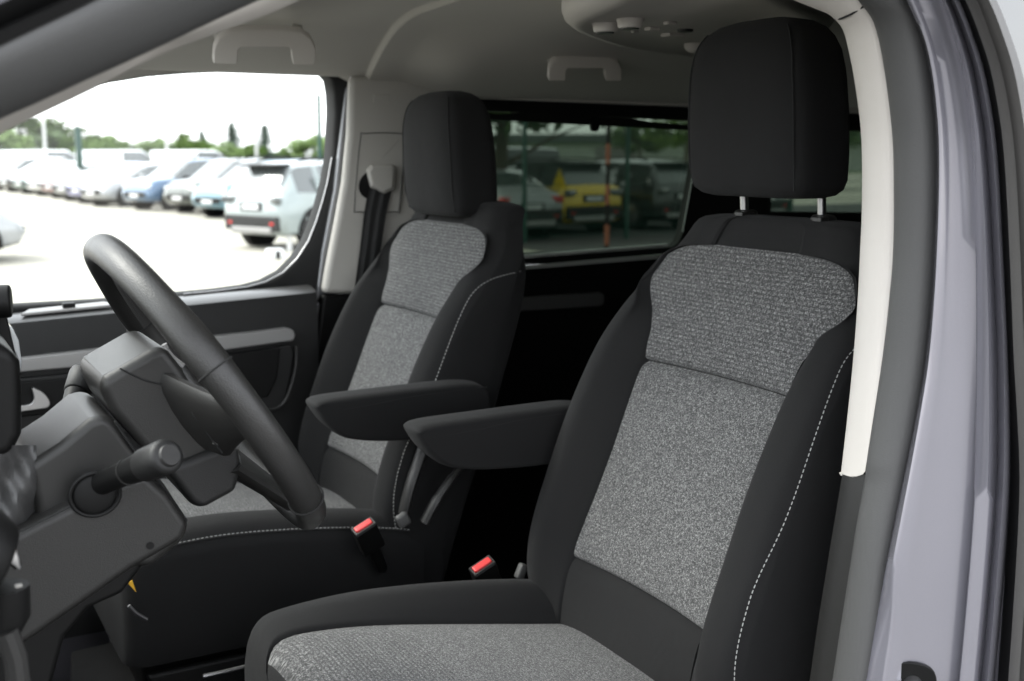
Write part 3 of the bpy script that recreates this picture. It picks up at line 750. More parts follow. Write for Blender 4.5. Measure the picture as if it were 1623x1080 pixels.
# painted jamb: flange, face, two rolled ridges, dark gap, sliding door edge, glass
def colB(tab, y): 
    return crom([on_y(smooth_table(tab, v), v, y) for v in VV], 4)
VV = [-160, -80, 0, 60, 111, 165, 222, 300, 400, 480, 572, 660, 750, 830, 902, 990, 1080, 1200]
T_seal = [(-160, 1330), (-80, 1395), (0, 1435), (60, 1460), (111, 1472), (222, 1483), (400, 1480), (572, 1466), (750, 1433), (902, 1402), (1080, 1371), (1200, 1352)]
T_fl = [(-160, 1336), (-80, 1400), (0, 1440), (60, 1465), (111, 1477), (222, 1488), (400, 1485), (572, 1472), (690, 1453), (750, 1442), (902, 1414), (960, 1409), (1000, 1409), (1080, 1397), (1200, 1380)]
T_face = [(-160, 1405), (-80, 1455), (0, 1492), (60, 1512), (111, 1524), (222, 1539), (400, 1546), (572, 1547), (750, 1544), (902, 1534), (1080, 1518), (1200, 1506)]
T_r1 = [(v, u + w) for (v, u), w in zip(T_face, (4, 5, 6, 8, 10, 13, 17, 20, 22, 22, 22, 22))]
T_v = [(v, u + w) for (v, u), w in zip(T_face, (8, 10, 13, 16, 19, 22, 27, 33, 36, 36, 36, 36))]
T_r2 = [(v, u + w) for (v, u), w in zip(T_face, (13, 16, 20, 24, 28, 33, 38, 44, 47, 47, 47, 47))]
T_end = [(v, u + w) for (v, u), w in zip(T_face, (17, 20, 27, 30, 34, 38, 42, 49, 53, 53, 53, 53))]
T_d = [(v, u + w) for (v, u), w in zip(T_face, (22, 30, 38, 42, 46, 50, 54, 60, 72, 76, 80, 84))]
T_s1 = [(v, u + 17) for v, u in T_d]
T_g1 = [(v, u + 5) for v, u in T_s1]
T_s2 = [(v, u + 32) for v, u in T_s1]
T_gl = [(v, u + 5) for v, u in T_s2]
c0 = colB(T_seal, .845); c1 = colB(T_fl, .827); c1b = colB([(v, u + 7) for v, u in T_fl], .824)
f1 = colB([(v, (a * .75 + lerp_table(T_face, v) * .25)) for v, a in T_fl], .826)
f2 = colB([(v, (a * .4 + lerp_table(T_face, v) * .6)) for v, a in T_fl], .818)
f3 = colB(T_face, .806); r1a = colB([(v, u + 3) for v, u in T_face], .798); r1b = colB(T_r1, .788); vv = colB(T_v, .797); r2 = colB(T_r2, .779); en = colB(T_end, .782); en2 = colB([(v, u + 6) for v, u in T_end], .800)
loft([c0, c1, c1b, f1, f2, f3, r1a, r1b, vv, r2, en, en2], [M['van_paint']], 'painted_pillar', label='glossy lavender grey door pillar')
dgap = [[p + Vector((.0, .03, 0)) for p in en2], [p + Vector((0, .03, 0)) for p in colB(T_d, .80)]]
loft([en2, dgap[0], dgap[1], colB(T_d, .775)], [M['rubber_black']], 'pillar_gap_seal')
s0, s1 = colB(T_d, .775), colB(T_s1, .762)
m0 = [p.lerp(q, .5) + Vector((0, -.006, 0)) for p, q in zip(s0, s1)]
g1 = [p + Vector((0, .012, 0)) for p in colB(T_g1, .765)]
s2 = colB(T_s2, .760); m1 = [p.lerp(q, .35) + Vector((0, -.006, 0)) for p, q in zip(s1, s2)]
loft([s0, m0, s1, g1, colB([(v, u + 8) for v, u in T_g1], .760), m1, s2], [M['rubber_light']], 'sliding_door_edge')
gl0 = [p + Vector((0, .004, 0)) for p in s2]
top_i = next(i for i, p in enumerate(gl0) if p.z < 1.50)
gg = [[p, p + Vector((.45, -.004, .0)), p + Vector((1.1, 0, 0))] for p in gl0[:top_i + 1]]
MB().sheet(gg).build('sliding_door_glass', M['glass_dark'], van, sharp=80)
gg = [[p, p + Vector((.45, -.012, .0)), p + Vector((1.1, -.006, 0))] for p in gl0[top_i:]]
MB().sheet(gg).build('sliding_door_skin', M['van_paint'], van, sharp=80)
# striker plate at the foot of the pillar
sp = on_y(1443, 1078, .826)
k = MB(); k.prism3(crom([sp + Vector((a, b, c)) for a, b, c in ((-.019, .010, .018), (.012, -.008, .020), (.024, -.014, .0), (.02, -.01, -.05), (-.02, .012, -.05))], 4, True), (-.004, -.006, 0))
strk = k.build('striker_plate', M['plastic_black'], van, bevel=.0015)
k = MB(); k.cyl(sp + Vector((-.004, -.006, -.002)), sp + Vector((-.010, -.014, -.002)), .011, .009, 24); k.cyl(sp + Vector((-.010, -.014, -.002)), sp + Vector((-.012, -.016, -.002)), .006, .005, 6); k.build('striker_bolt', M['satin'], strk)
# seat belt lower run beside the near seat
k = MB(); a_ = [on_y(1300, 1000, .955), on_y(1288, 1060, .955), on_y(1270, 1130, .955)]
k.sheet([[p + Vector((0, .0, 0)), p + Vector((.030, -.012, 0))] for p in a_]); k.build('belt_webbing', M['belt'], van)
# ---------------- headliner
def hl_half(x):
    f = 1 if x < .93 else 0
    pts_f = [(.0, 2.034), (.35, 2.026), (.48, 2.012), (.56, 1.992), (.64, 1.967), (.70, 1.946), (.755, 1.926), (.775, 1.921)]
    pts_r = [(.0, 2.004), (.30, 1.996), (.42, 1.980), (.50, 1.958), (.575, 1.933), (.65, 1.911), (.725, 1.891), (.765, 1.884)]
    dz = -.30 * max(0, (.42 - x)) ** 1.25
    out_ = []
    q_ = min(1, max(0, (x - .98) / .26)); q_ = q_ * q_ * (3 - 2 * q_)
    for a, b_ in zip(pts_f, pts_r):
        b = (a[0] * (1 - q_) + b_[0] * q_, (a[1] - .011) * (1 - q_) + b_[1] * q_)
        t = min(1, max(0, (x - .925) / .009)); t = t * t * (3 - 2 * t)
        out_.append((a[0] * (1 - t) + b[0] * t, a[1] * (1 - t) + b[1] * t + dz))
    return out_
xs = [.34, .38, .42, .5, .6, .7, .8, .88, .905, .915, .92] + [.924 + .0025 * i for i in range(34)] + [1.02, 1.06, 1.1, 1.15, 1.2, 1.3, 1.4, 1.6, 1.9, 2.3, 2.8, 3.3]
g = []
for x in xs:
    h = crom([Vector((a, b, 0)) for a, b in hl_half(x)], 4)
    # soft duct bulge behind the pillar
    row = []
    for sgn in (-1, 1):
        part_ = []
        for p in h:
            bz = .018 * math.exp(-((x - 1.10) / .07) ** 2) * math.exp(-((p.x - .60) / .10) ** 2)
            fx = min(1, max(0, (x - .60) / .30)) * min(1, max(0, (1.3 - x) / .30)); xo = .055 * max(0, (p.x - .35) / .42) ** 1.5 * fx      # the rear lining starts a little later at the sides
            part_.append(Vector((x + xo, 1.685 + sgn * (p.x - bz * .8), p.y - bz)))
        row += part_[::-1] if sgn < 0 else part_[1:]
    g.append(row)
MB().sheet(g).build('headliner', M['headliner'], van, sharp=50, label='grey beige fabric headliner')
# near roof rail lining above the opening, closing the gap to the trim
MB().sheet([[p, p + Vector((0, .0, .10)), p + Vector((0, -.12, .12))] for p in back[:60]]).build('roof_rail_lining', M['headliner'], van)
def grab_handle(cu, cv, sc, y, lab=None):
    """Flat arched handle standing a little off the roof lining; picture outline around its centre, scaled."""
    o_ = [(-82, 27), (-80, 2), (-72, -14), (-58, -24), (-30, -27), (30, -27), (58, -24), (73, -14), (81, 2), (80, 27), (77, 28), (47, 28), (44, 26), (42, 4), (38, 0), (-38, 0), (-42, 4), (-43, 24), (-46, 27)]
    pl = [on_y(cu + a * sc, cv + b * sc, y) for a, b in o_]
    nrm = Vector((0, .62, .78))
    # lean the arch so that it follows the lining: top further in
    zc = sum(p.z for p in pl) / len(pl)
    pl = [Vector((p.x, y, p.z)) for p in pl]
    m = MB(); m.prism3(pl, nrm * .016)
    o = m.build('grab_handle', M['trim_beige'], van, bevel=.0055, seg=4, label=lab)
    for c in ((-62, 14), (62, 14)):
        p = on_y(cu + c[0] * sc, cv + c[1] * sc, y); MB().tube([p + nrm * .015, p + nrm * .075], [.013 * sc, .015 * sc], 4).build('handle_foot', M['trim_grey'], o, bevel=.003)
    return o
grab_handle(420, 76, 1.0, 2.15, 'grab handle above the far front door window')
grab_handle(928, 110, .72, 2.17, 'grab handle above the tinted side window')
# overhead console
oc = MB()
ocp = crom([on_z(u, v, 1.985) for u, v in ((890, 14), (925, 38), (1000, 62), (1075, 73), (1150, 82), (1230, 66), (1330, 20), (1200, -60), (1050, -75), (950, -25))], 6, True)
cc = sum(ocp, Vector()) / len(ocp)
oc.rings([[p + Vector((0, 0, .03)) for p in ocp], ocp, [cc + (p - cc) * .975 + Vector((0, 0, -.014)) for p in ocp], [cc + (p - cc) * .91 + Vector((0, 0, -.024)) for p in ocp], [cc + (p - cc) * .84 + Vector((0, 0, -.026)) for p in ocp], [cc + (p - cc) * .80 + Vector((0, 0, -.020)) for p in ocp], [cc + (p - cc) * .3 + Vector((0, 0, -.019)) for p in ocp]])
console = oc.build('overhead_console', M['trim_beige'], van, sharp=60, label='lens shaped control panel under the headliner')
ZC = 1.965
for u, v in ((960, 34), (999, 27)):
    p = on_z(u, v + 4, ZC)
    k = MB()
    rg = []
    for z, r_ in ((.006, .0225), (0, .0225), (-.004, .021), (-.012, .0195), (-.014, .0175)):
        rg.append([p + Vector((math.cos(2 * math.pi * j / 48) * (r_ + .0006 * (j % 2)), math.sin(2 * math.pi * j / 48) * (r_ + .0006 * (j % 2)), z)) for j in range(48)])
    k.rings(rg); k.build('rotary_knob', M['trim_beige'], console, sharp=40)
    k = MB(); k.cyl(p + Vector((0, 0, -.013)), p + Vector((0, 0, -.016)), .015, .014, 24); k.build('knob_face', M['plastic_mid'], console)
p = on_z(1086, 48, ZC); k = MB(); k.tube([p + Vector((0, 0, .004)), p + Vector((0, 0, -.003))], [.015, .0135], 28); k.build('microphone', M['plastic'], console)
for u, v, w_, mm in ((1034, 46, .022, 'trim_beige'), (1066, 56, .034, 'trim_beige'), (1006, 50, .012, 'trim_grey'), (1062, 37, .018, 'trim_beige')):
    p = on_z(u, v, ZC - .001); MB().box(p, (w_, w_ * .8, .006)).build('console_button', M[mm], console, bevel=.0015)
p = on_z(1102, 70, ZC); k = MB(); k.ball(p + Vector((0, 0, -.002)), .022, 24, 12, sz=.75); k.build('lamp_dome', M['trim_beige'], console)
p = on_z(1122, 76, ZC); k = MB(); k.ball(p + Vector((0, 0, -.002)), .010, 16, 10, sz=.7); k.build('lamp_switch', M['trim_grey'], console)
for u in (1148, 1160): k = MB(); k.box(on_z(u, 62, ZC - .006), (.030, .008, .010), Matrix.Rotation(R(30), 3, 'Z')); k.build('console_slat', M['trim_beige'], console, bevel=.002)
# ---------------- roof, outer skins, glass all round
g = []
for x in (.27, .42, .6, 1.2, 2.0, 2.9, 3.4):
    dz = -.30 * max(0, (.55 - x)) ** 1.25
    g.append([Vector((x, y, z + dz)) for y, z in ((.80, 1.955), (.83, 2.0), (.92, 2.06), (1.15, 2.11), (1.685, 2.14), (2.22, 2.11), (2.45, 2.06), (2.54, 2.0), (2.57, 1.955))])
MB().sheet(g).build('roof_panel', M['van_paint'], van, sharp=60)
k = MB(); k.prism([(-1.5, .42), (-1.45, 1.05), (-.85, 1.32), (-.4, 1.40), (3.38, 1.42), (3.40, .42), (2.9, .30), (-1.2, .30)], 2.560, 2.605)
k.build('side_skin', M['van_paint'], van, bevel=.01)
k = MB(); k.prism([(1.05, .42), (1.05, 1.46), (3.38, 1.46), (3.40, .42)], .80, .86); k.prism([(-.2, .42), (-.2, .60), (1.05, .60), (1.05, .42)], .80, .90)
k.build('side_panel', M['van_paint'], van, bevel=.004)
k = MB(); k.sheet([[Vector((1.05, .83, 1.46)), Vector((1.05, .86, 1.90))], [Vector((3.36, .83, 1.46)), Vector((3.36, .86, 1.90))]]); k.build('side_window', M['glass_light_cut'], van)
k = MB(); k.prism([(1.04, 1.44), (1.04, 2.02), (1.12, 2.02), (1.12, 1.44)], .84, .93); k.prism([(2.10, 1.44), (2.10, 2.0), (2.28, 2.0), (2.28, 1.44)], .84, .93); k.prism([(3.15, 1.44), (3.15, 2.0), (3.35, 2.0), (3.35, 1.44)], .84, .93); k.prism([(1.04, .6), (1.04, 1.46), (3.35, 1.46), (3.35, .6)], .865, .92); k.prism([(1.04, 1.87), (1.04, 2.02), (3.35, 2.02), (3.35, 1.87)], .845, .91)
k.build('side_lining', M['plastic_black'], van)
k = MB(); k.box((3.37, 1.685, 1.0), (.06, 1.72, .9)); k.box((3.36, .93, 1.7), (.06, .16, .6)); k.box((3.36, 2.44, 1.7), (.06, .16, .6)); k.box((3.36, 1.685, 2.0), (.06, 1.6, .16)); k.build('tailgate', M['plastic_black'], van)
k = MB(); k.box((3.36, 1.685, 1.68), (.008, 1.36, .48)); k.build('rear_window', M['glass_light_cut'], van)
k = MB(); k.sheet([[Vector((-.86, .92, 1.30)), Vector((-.90, 1.685, 1.30)), Vector((-.86, 2.45, 1.30))], [Vector((.36, .92, 1.93)), Vector((.32, 1.685, 2.03)), Vector((.36, 2.45, 1.93))]]); k.build('windscreen', M['glass_clear'], van)
k = MB(); k.prism([(-1.5, .5), (-1.45, 1.02), (-.86, 1.30), (-.6, 1.35), (-.6, .5)], .86, 2.56); k.build('bonnet', M['van_paint'], van, bevel=.03)
k = MB(); k.tube([(-.80, 2.49, 1.36), (.20, 2.49, 1.86), (.36, 2.49, 1.925)], .035, 12); k.build('windscreen_pillar', M['trim_grey'], van)

# ---------------- the near front door, swung open beside the camera
hx, hy = Vector((-.30, .80, 0)), Vector((math.cos(R(-102)), math.sin(R(-102)), 0)); hn = Vector((-hy.y, hy.x, 0))
def dp(a, z, t=0): return hx + hy * a + hn * t + Vector((0, 0, z))
k = MB(); k.prism3([dp(.02, .42), dp(.0, 1.30), dp(.1, 1.36), dp(1.0, 1.40), dp(1.04, 1.2), dp(1.0, .42)], hn * -.05); od = k.build('open_front_door', M['van_paint'], van, bevel=.012)
k = MB(); k.prism3([dp(.06, .46, .002), dp(.05, 1.28, .002), dp(.12, 1.33, .002), dp(.97, 1.37, .002), dp(.99, 1.2, .002), dp(.96, .46, .002)], hn * .07); k.build('door_lining', M['plastic'], od, bevel=.02)
k = MB(); k.tube([dp(.02, 1.33, -.02), dp(.50, 1.80, -.01), dp(.62, 1.86, 0), dp(.96, 1.88, 0), dp(1.0, 1.82, 0), dp(1.02, 1.38, -.01)], .022, 10); k.build('window_surround', M['rubber_black'], od)
k = MB(); k.add([dp(.05, 1.34, -.02), dp(.50, 1.78, -.01), dp(.62, 1.84, 0), dp(.96, 1.86, 0), dp(1.0, 1.80, 0), dp(1.0, 1.39, -.01)], [(0, 1, 2, 3, 4, 5)]); k.build('door_glass', M['glass_clear'], od)
# ---------------- far front door
W1 = [(-60, 490), (-60, 170), (60, 150), (130, 136), (190, 128), (240, 120), (300, 115), (400, 111), (470, 111), (500, 113), (515, 117), (524, 127), (528, 150), (529, 180), (525, 250), (518, 290), (510, 320), (500, 352), (488, 382), (470, 410), (448, 432), (420, 447), (390, 455), (345, 461), (290, 466), (150, 478)]
O1 = [(-90, 540), (-90, 160), (60, 146), (130, 132), (190, 124), (240, 116), (300, 111), (400, 107), (490, 107), (530, 110), (546, 118), (557, 130), (558, 150), (556, 180), (551, 250), (546, 290), (541, 320), (535, 352), (529, 382), (524, 410), (520, 440), (514, 480), (430, 490), (345, 490), (290, 495), (150, 505)]
k = MB(); n = len(W1)
ra = [on_y(u, v, 2.500) for u, v in W1]; rb = [on_y(u, v, 2.475) for u, v in O1]; ra0 = [p + Vector((0, .05, 0)) for p in ra]
mid = [p.lerp(q, .16) + Vector((0, -.006, 0)) for p, q in zip(ra, rb)]
k.rings([ra0, ra, mid, rb], caps=(False, False))
fd = k.build('front_door', M['rubber_black'], van, sharp=50, label='far front door with a dark panel and clear window')
k = MB(); tw = [on_y(u, v, 2.478) for u, v in ((-60, 168), (60, 148), (130, 134), (190, 126), (240, 118), (300, 113), (400, 109), (470, 109), (505, 111), (530, 118), (552, 130))]
k.sheet([[p + Vector((0, .03, .0)), p, Vector((p.x, 2.462, p.z + .012)), Vector((p.x, 2.43, max(p.z + .03, 1.95)))] for p in crom(tw, 3)]); k.build('window_top_lining', M['headliner'], van)
k = MB(); k.tube([p + Vector((0, -.0035, 0)) for p in ra[14:25]], .0016, 6); k.build('glass_run_edge', M['satin'], fd)
k = MB(); k.add([on_y(u, v, 2.53) for u, v in W1], [tuple(range(n))]); k.build('window_glass', M['glass_clear'], fd)
Yi = 2.42
def zt(u): return lerp_table([(-80, 522), (15, 513), (250, 489), (500, 463)], u)
k = MB()
P_ = [on_y(u, zt(u), Yi) for u in (-120, 0, 120, 250, 380, 502)]
g = []
for p in P_: g.append([Vector((p.x, 2.53, p.z + .012)), Vector((p.x, 2.46, p.z + .010)), Vector((p.x, Yi + .012, p.z + .004)), Vector((p.x, Yi + .003, p.z - .001)), Vector((p.x, Yi, p.z - .010)), Vector((p.x, Yi - .002, p.z - .10)), Vector((p.x, Yi + .01, p.z - .35)), Vector((p.x, Yi, .75))])
k.sheet([r_[3:] for r_ in g]); MB().sheet([r_[:4] for r_ in g]).build('door_ledge', mat('smooth dark door ledge', (.05, .05, .05), .33, spec=1.0, bump=.1, bscale=900), fd, sharp=80); k.add([g[-1][i] for i in range(8)] + [Vector((g[-1][0].x, 2.53, .75))], [tuple(range(9))])
k.build('door_panel', M['plastic'], fd, sharp=80)
k = MB(); k.prism(xz([(-60, 583), (35, 568), (232, 545), (400, 527), (455, 520), (466, 523), (470, 532), (466, 541), (400, 550), (235, 573), (35, 591), (-60, 604)], 2.40), 2.402, 2.425); k.build('trim_strip', M['silver_trim'], fd, bevel=.004)
k = MB(); k.prism(xz([(-60, 612), (35, 600), (235, 580), (400, 556), (462, 546), (468, 560), (462, 600), (452, 640), (430, 652), (300, 668), (150, 700), (-60, 720)], 2.405), 2.408, 2.43); k.build('arm_panel', M['plastic'], fd, bevel=.005)
k = MB(); k.tube(crom([on_y(u, v, 2.403) for u, v in ((470, 548), (470, 575), (464, 605), (454, 632), (440, 646), (415, 650), (350, 655))], 4), .0042, 8); k.build('pocket_rim', M['plastic_mid'], fd)
k = MB(); k.prism(xz([(330, 566), (445, 552), (440, 600), (425, 630), (330, 640)], 2.40), 2.403, 2.41); k.build('door_pocket', M['plastic_black'], fd, bevel=.003)
k = MB(); k.prism(xz([(-40, 612), (35, 606), (105, 601), (113, 604), (114, 612), (104, 632), (84, 652), (70, 658), (-40, 668)], 2.402), 2.4025, 2.41); rec = k.build('handle_recess', M['plastic_black'], fd, bevel=.003)
k = MB(); k.prism(crom([Vector((a, b, 0)) for a, b in xz([(51, 616), (60, 618), (71, 625), (79, 637), (76, 646), (60, 649), (38, 652), (24, 653), (24, 645), (40, 643), (50, 640), (54, 630)], 2.385)], 3, True), 2.385, 2.40); k.build('door_handle', M['satin'], fd, bevel=.004, seg=3)
k = MB(); q = [on_y(u, v, 2.45) + Vector((0, 0, .004)) for u, v in ((28, 0),)]
pa, pb = on_y(35, zt(35), Yi), on_y(190, zt(190), Yi)
k.prism3([Vector((pa.x, 2.438, pa.z + .009)), Vector((pb.x, 2.438, pb.z + .009)), Vector((pb.x - .02, 2.475, pb.z + .012)), Vector((pa.x + .02, 2.480, pa.z + .012))], (0, 0, .006)); k.build('switch_plate', M['silver_trim'], fd, bevel=.002)
pc = pa.lerp(pb, .5); MB().box((pc.x, 2.455, pc.z + .020), (.024, .016, .010)).build('window_switch', M['plastic_black'], fd, bevel=.002)
# ---------------- far middle pillar with its belt
k = MB(); k.prism(xz([(546, 140), (562, 130), (575, 130), (560, 300), (545, 400), (530, 475), (498, 475), (508, 400), (528, 300)], 2.485), 2.474, 2.50); k.build('door_shut_face', mat('grey satin door edge', (.17, .175, .185), .28, .4, coat=.5), van, bevel=.004)
k = MB(); k.prism(xz([(556, 120), (800, 120), (800, 158), (705, 152), (690, 158), (680, 175), (690, 470), (512, 466), (520, 420), (532, 360), (545, 290), (553, 210)], 2.44), 2.440, 2.47); ptr = k.build('far_pillar_trim', M['trim_grey'], van, bevel=.014, seg=4, label='pale pillar trim behind the far seat belt')  # darker copy of the near trim plastic, with the far side's dimmer light in its colour
k = MB(); k.prism(xz([(512, 467), (760, 467), (760, 800), (480, 800), (500, 560)], 2.44), 2.442, 2.47); k.build('lower_far_pillar_trim', M['plastic_black'], van, bevel=.01)
k = MB(); k.prism(crom([Vector((p[0], p[1], 0)) for p in xz([(580, 213), (637, 213), (641, 222), (632, 325), (624, 335), (570, 335), (563, 325), (572, 222)], 2.434)], 3, True), 2.4335, 2.442); k.build('belt_height_plate', M['trim_grey'], van, bevel=.0018)
k = MB(); k.tube(crom([on_y(u, v, 2.4332) for u, v in [(580, 212), (637, 212), (642, 222), (633, 326), (624, 336), (569, 336), (562, 325), (571, 222)]], 4, True), .0012, 6, closed=True); k.build('plate_outline', M['plastic_grey'], van)
k = MB(); k.prism(xz([(593, 150), (618, 150), (617, 163), (592, 163)], 2.438), 2.4375, 2.442); k.build('trim_cap', M['trim_grey'], van, bevel=.001)
k = MB(); sl = []
for i in range(24):
    t = 2 * math.pi * i / 24; sl.append((594 + 25 * math.cos(t) - 3 * math.sin(t), 293 + 24 * math.sin(t)))
k.prism(xz(sl, 2.431), 2.4315, 2.44); slot = k.build('belt_slot', M['rubber_black'], van)
k = MB(); k.rings([[on_y(u, v, yy) for u, v in q] for yy, q in ((2.432, [(586, 262), (622, 260), (628, 268), (626, 300), (608, 308), (586, 298), (580, 270)]), (2.418, [(588, 261), (622, 260), (628, 268), (626, 300), (610, 307), (588, 296), (581, 270)]), (2.412, [(592, 266), (618, 265), (623, 271), (621, 297), (609, 302), (592, 292), (587, 273)]))]); k.build('belt_guide', M['trim_grey'], slot, bevel=.002)
k = MB(); g = []
for i, (v, ul, ur, y) in enumerate([(288, 588, 624, 2.43), (305, 583, 620, 2.425), (340, 577, 612, 2.42), (400, 570, 603, 2.42), (470, 560, 594, 2.42), (560, 545, 580, 2.42)]):
    g.append([on_y(ul + (ur - ul) * j / 8, v, y + .003 * math.sin(j * 1.9)) for j in range(9)])
k.sheet(g); k.build('seat_belt', M['belt'], van, sharp=80, label='dark belt webbing hanging from the far pillar')

# ---------------- far rear side: window frame, tinted glass, lining
def ringsheet(inner, outer, yi, yo, dep, name, m_, **kw):
    k = MB(); a = [on_y(u, v, yi) for u, v in inner]; b = [on_y(u, v, yo) for u, v in outer]
    k.rings([[p + Vector((0, dep, 0)) for p in a], a, b], caps=(False, False)); return k.build(name, m_, van, sharp=30, **kw)
wi = [(690, 172), (1104, 192), (1110, 196), (1111, 210), (1082, 370), (1076, 384), (1066, 392), (690, 408)]
wo = [(640, 140), (1180, 150), (1215, 170), (1215, 210), (1215, 370), (1215, 400), (1215, 410), (640, 424)]
fr = ringsheet(wi, wo, 2.500, 2.485, .03, 'side_window_frame', M['rubber_black'], label='black frame of the tinted sliding window')
k = MB(); k.add([on_y(u, v, 2.515) for u, v in wi], [tuple(range(len(wi)))]); k.build('tinted_glass', M['glass_tint'], fr)
k = MB(); k.prism3([on_y(u, v, 2.49) for u, v in ((690, 174), (766, 178), (790, 181.5), (830, 178), (1000, 187.5), (1030, 193), (1112, 200), (1112, 208), (766, 189.5), (690, 186))], (0, .012, 0)); k.build('blind_rail', M['rubber_black'], fr)
k = MB(); k.prism3([on_y(u, v, 2.482) for u, v in ((938, 194), (951, 195), (950, 205), (946, 209), (940, 208), (938, 204))], (0, .01, 0)); k.build('blind_hook', M['plastic_black'], fr)
rail = mat('dull aluminium rail', (.5, .52, .49), .5, .5)
for v0, v1, w in ((404, 389, 5), (421, 405, 6)):
    k = MB(); k.prism3([on_y(700, v0 + 11, 2.478), on_y(1060, v1 - 2, 2.478), on_y(1060, v1 + w - 2, 2.478), on_y(700, v0 + 11 + w, 2.478)], (0, .012, 0)); k.build('window_rail', rail, fr)
k = MB(); k.box(on_y(890, 407, 2.472), (.030, .008, .006)); k.build('window_latch', M['plastic_black'], fr, bevel=.001)
k = MB(); k.tube([on_y(1110, 215, 2.489), on_y(1096, 290, 2.489), on_y(1082, 368, 2.489)], .0014, 6); k.build('seal_edge_glint', M['satin'], fr)  # bright thread put in for the reflection along the seal edge
wi2 = [(1222, 205), (1640, 215), (1640, 340), (1222, 335)]; wo2 = [(1212, 150), (1700, 150), (1700, 420), (1212, 410)]
fr2 = ringsheet(wi2, wo2, 2.50, 2.485, .03, 'rear_side_window_frame', M['rubber_black'])
k = MB(); k.add([on_y(u, v, 2.515) for u, v in wi2], [(0, 1, 2, 3)]); k.build('tinted_glass', M['glass_tint'], fr2)
k = MB(); k.prism([(1.0, .6), (1.0, 1.475), (3.35, 1.475), (3.35, .6)], 2.487, 2.53); k.prism([(1.02, 1.60), (1.02, 1.9), (1.06, 1.9), (1.06, 1.60)], 2.49, 2.52); k.build('sliding_door_lining', M['plastic_black'], van)
k = MB(); k.prism([(1.0, 1.885), (1.0, 2.02), (3.35, 2.02), (3.35, 1.86)], 2.46, 2.52); k.prism([(.1, 1.93), (.1, 2.02), (1.02, 2.02), (1.02, 1.935)], 2.45, 2.52);k.build('roof_side_lining', M['headliner'], van)
k = MB(); k.prism3([on_y(u, v, 2.47) for u, v in ((700, 480), (955, 464), (958, 468), (958, 482), (952, 486), (700, 502))], (0, .02, 0)); k.build('lining_strip', M['plastic_grey'], van, bevel=.003)
# rear bench, hardly lit
for i, y in enumerate((1.18, 1.70, 2.20)):
    m_ = MB()
    rg = []
    for z, d, w, x in ((.96, .05, .235, 2.0), (1.0, .07, .245, 2.0), (1.2, .075, .25, 2.04), (1.36, .065, .24, 2.08), (1.42, .05, .21, 2.10), (1.44, .02, .15, 2.105)):
        rg.append([Vector((x + d * math.copysign(abs(math.cos(t)) ** .5, math.cos(t)), y + w * math.copysign(abs(math.sin(t)) ** .5, math.sin(t)), z)) for t in [2 * math.pi * j / 32 for j in range(32)]])
    m_.rings(rg); rs_ = m_.build('rear_seat', M['cloth_black'], van)
    m_ = MB(); m_.box((1.80, y, 1.02), (.46, .48, .14)); m_.box((1.85, y, .80), (.3, .4, .36)); m_.build('rear_cushion', M['cloth_black'], rs_, bevel=.04)
    m_ = MB(); m_.box((2.11, y, 1.50), (.09, .26, .13)); m_.build('rear_headrest', M['cloth_black'], rs_, bevel=.035)
# ------------------------------------------------------------------ outside: ground, cars, fence, trees
def ground_mat():
    m, n, l, b = newmat('pale concrete yard')
    t = n.new('ShaderNodeTexCoord')
    a = n.new('ShaderNodeTexNoise'); a.inputs['Scale'].default_value = .18; a.inputs['Detail'].default_value = 8
    f = n.new('ShaderNodeTexNoise'); f.inputs['Scale'].default_value = 30; f.inputs['Detail'].default_value = 4
    l.new(t.outputs['Object'], a.inputs[0]); l.new(t.outputs['Object'], f.inputs[0])
    mx = n.new('ShaderNodeMath'); mx.operation = 'MULTIPLY_ADD'; mx.inputs[1].default_value = .35; l.new(f.outputs[0], mx.inputs[0]); l.new(a.outputs[0], mx.inputs[2])
    r = n.new('ShaderNodeValToRGB'); r.color_ramp.elements[0].position = .45; r.color_ramp.elements[0].color = (.27, .255, .215, 1); r.color_ramp.elements[1].position = .85; r.color_ramp.elements[1].color = (.39, .375, .32, 1)
    l.new(mx.outputs[0], r.inputs[0]); l.new(r.outputs[0], b.inputs['Base Color']); b.inputs['Roughness'].default_value = .9
    return m
k = MB(); S = 900
k.sheet([[Vector((-S + 2 * S * i / 12, -S + 2 * S * j / 12, 0)) for j in range(13)] for i in range(13)])
gnd = k.build('ground', ground_mat()); tag(gnd, kind='structure')
k = MB(); k.box((20, 135, .02), (260, 110, .04)); gr = k.build('grass_verge', mat('grass', (.07, .13, .03), .95, noise=.35, nscale=3)); tag(gr, kind='structure')

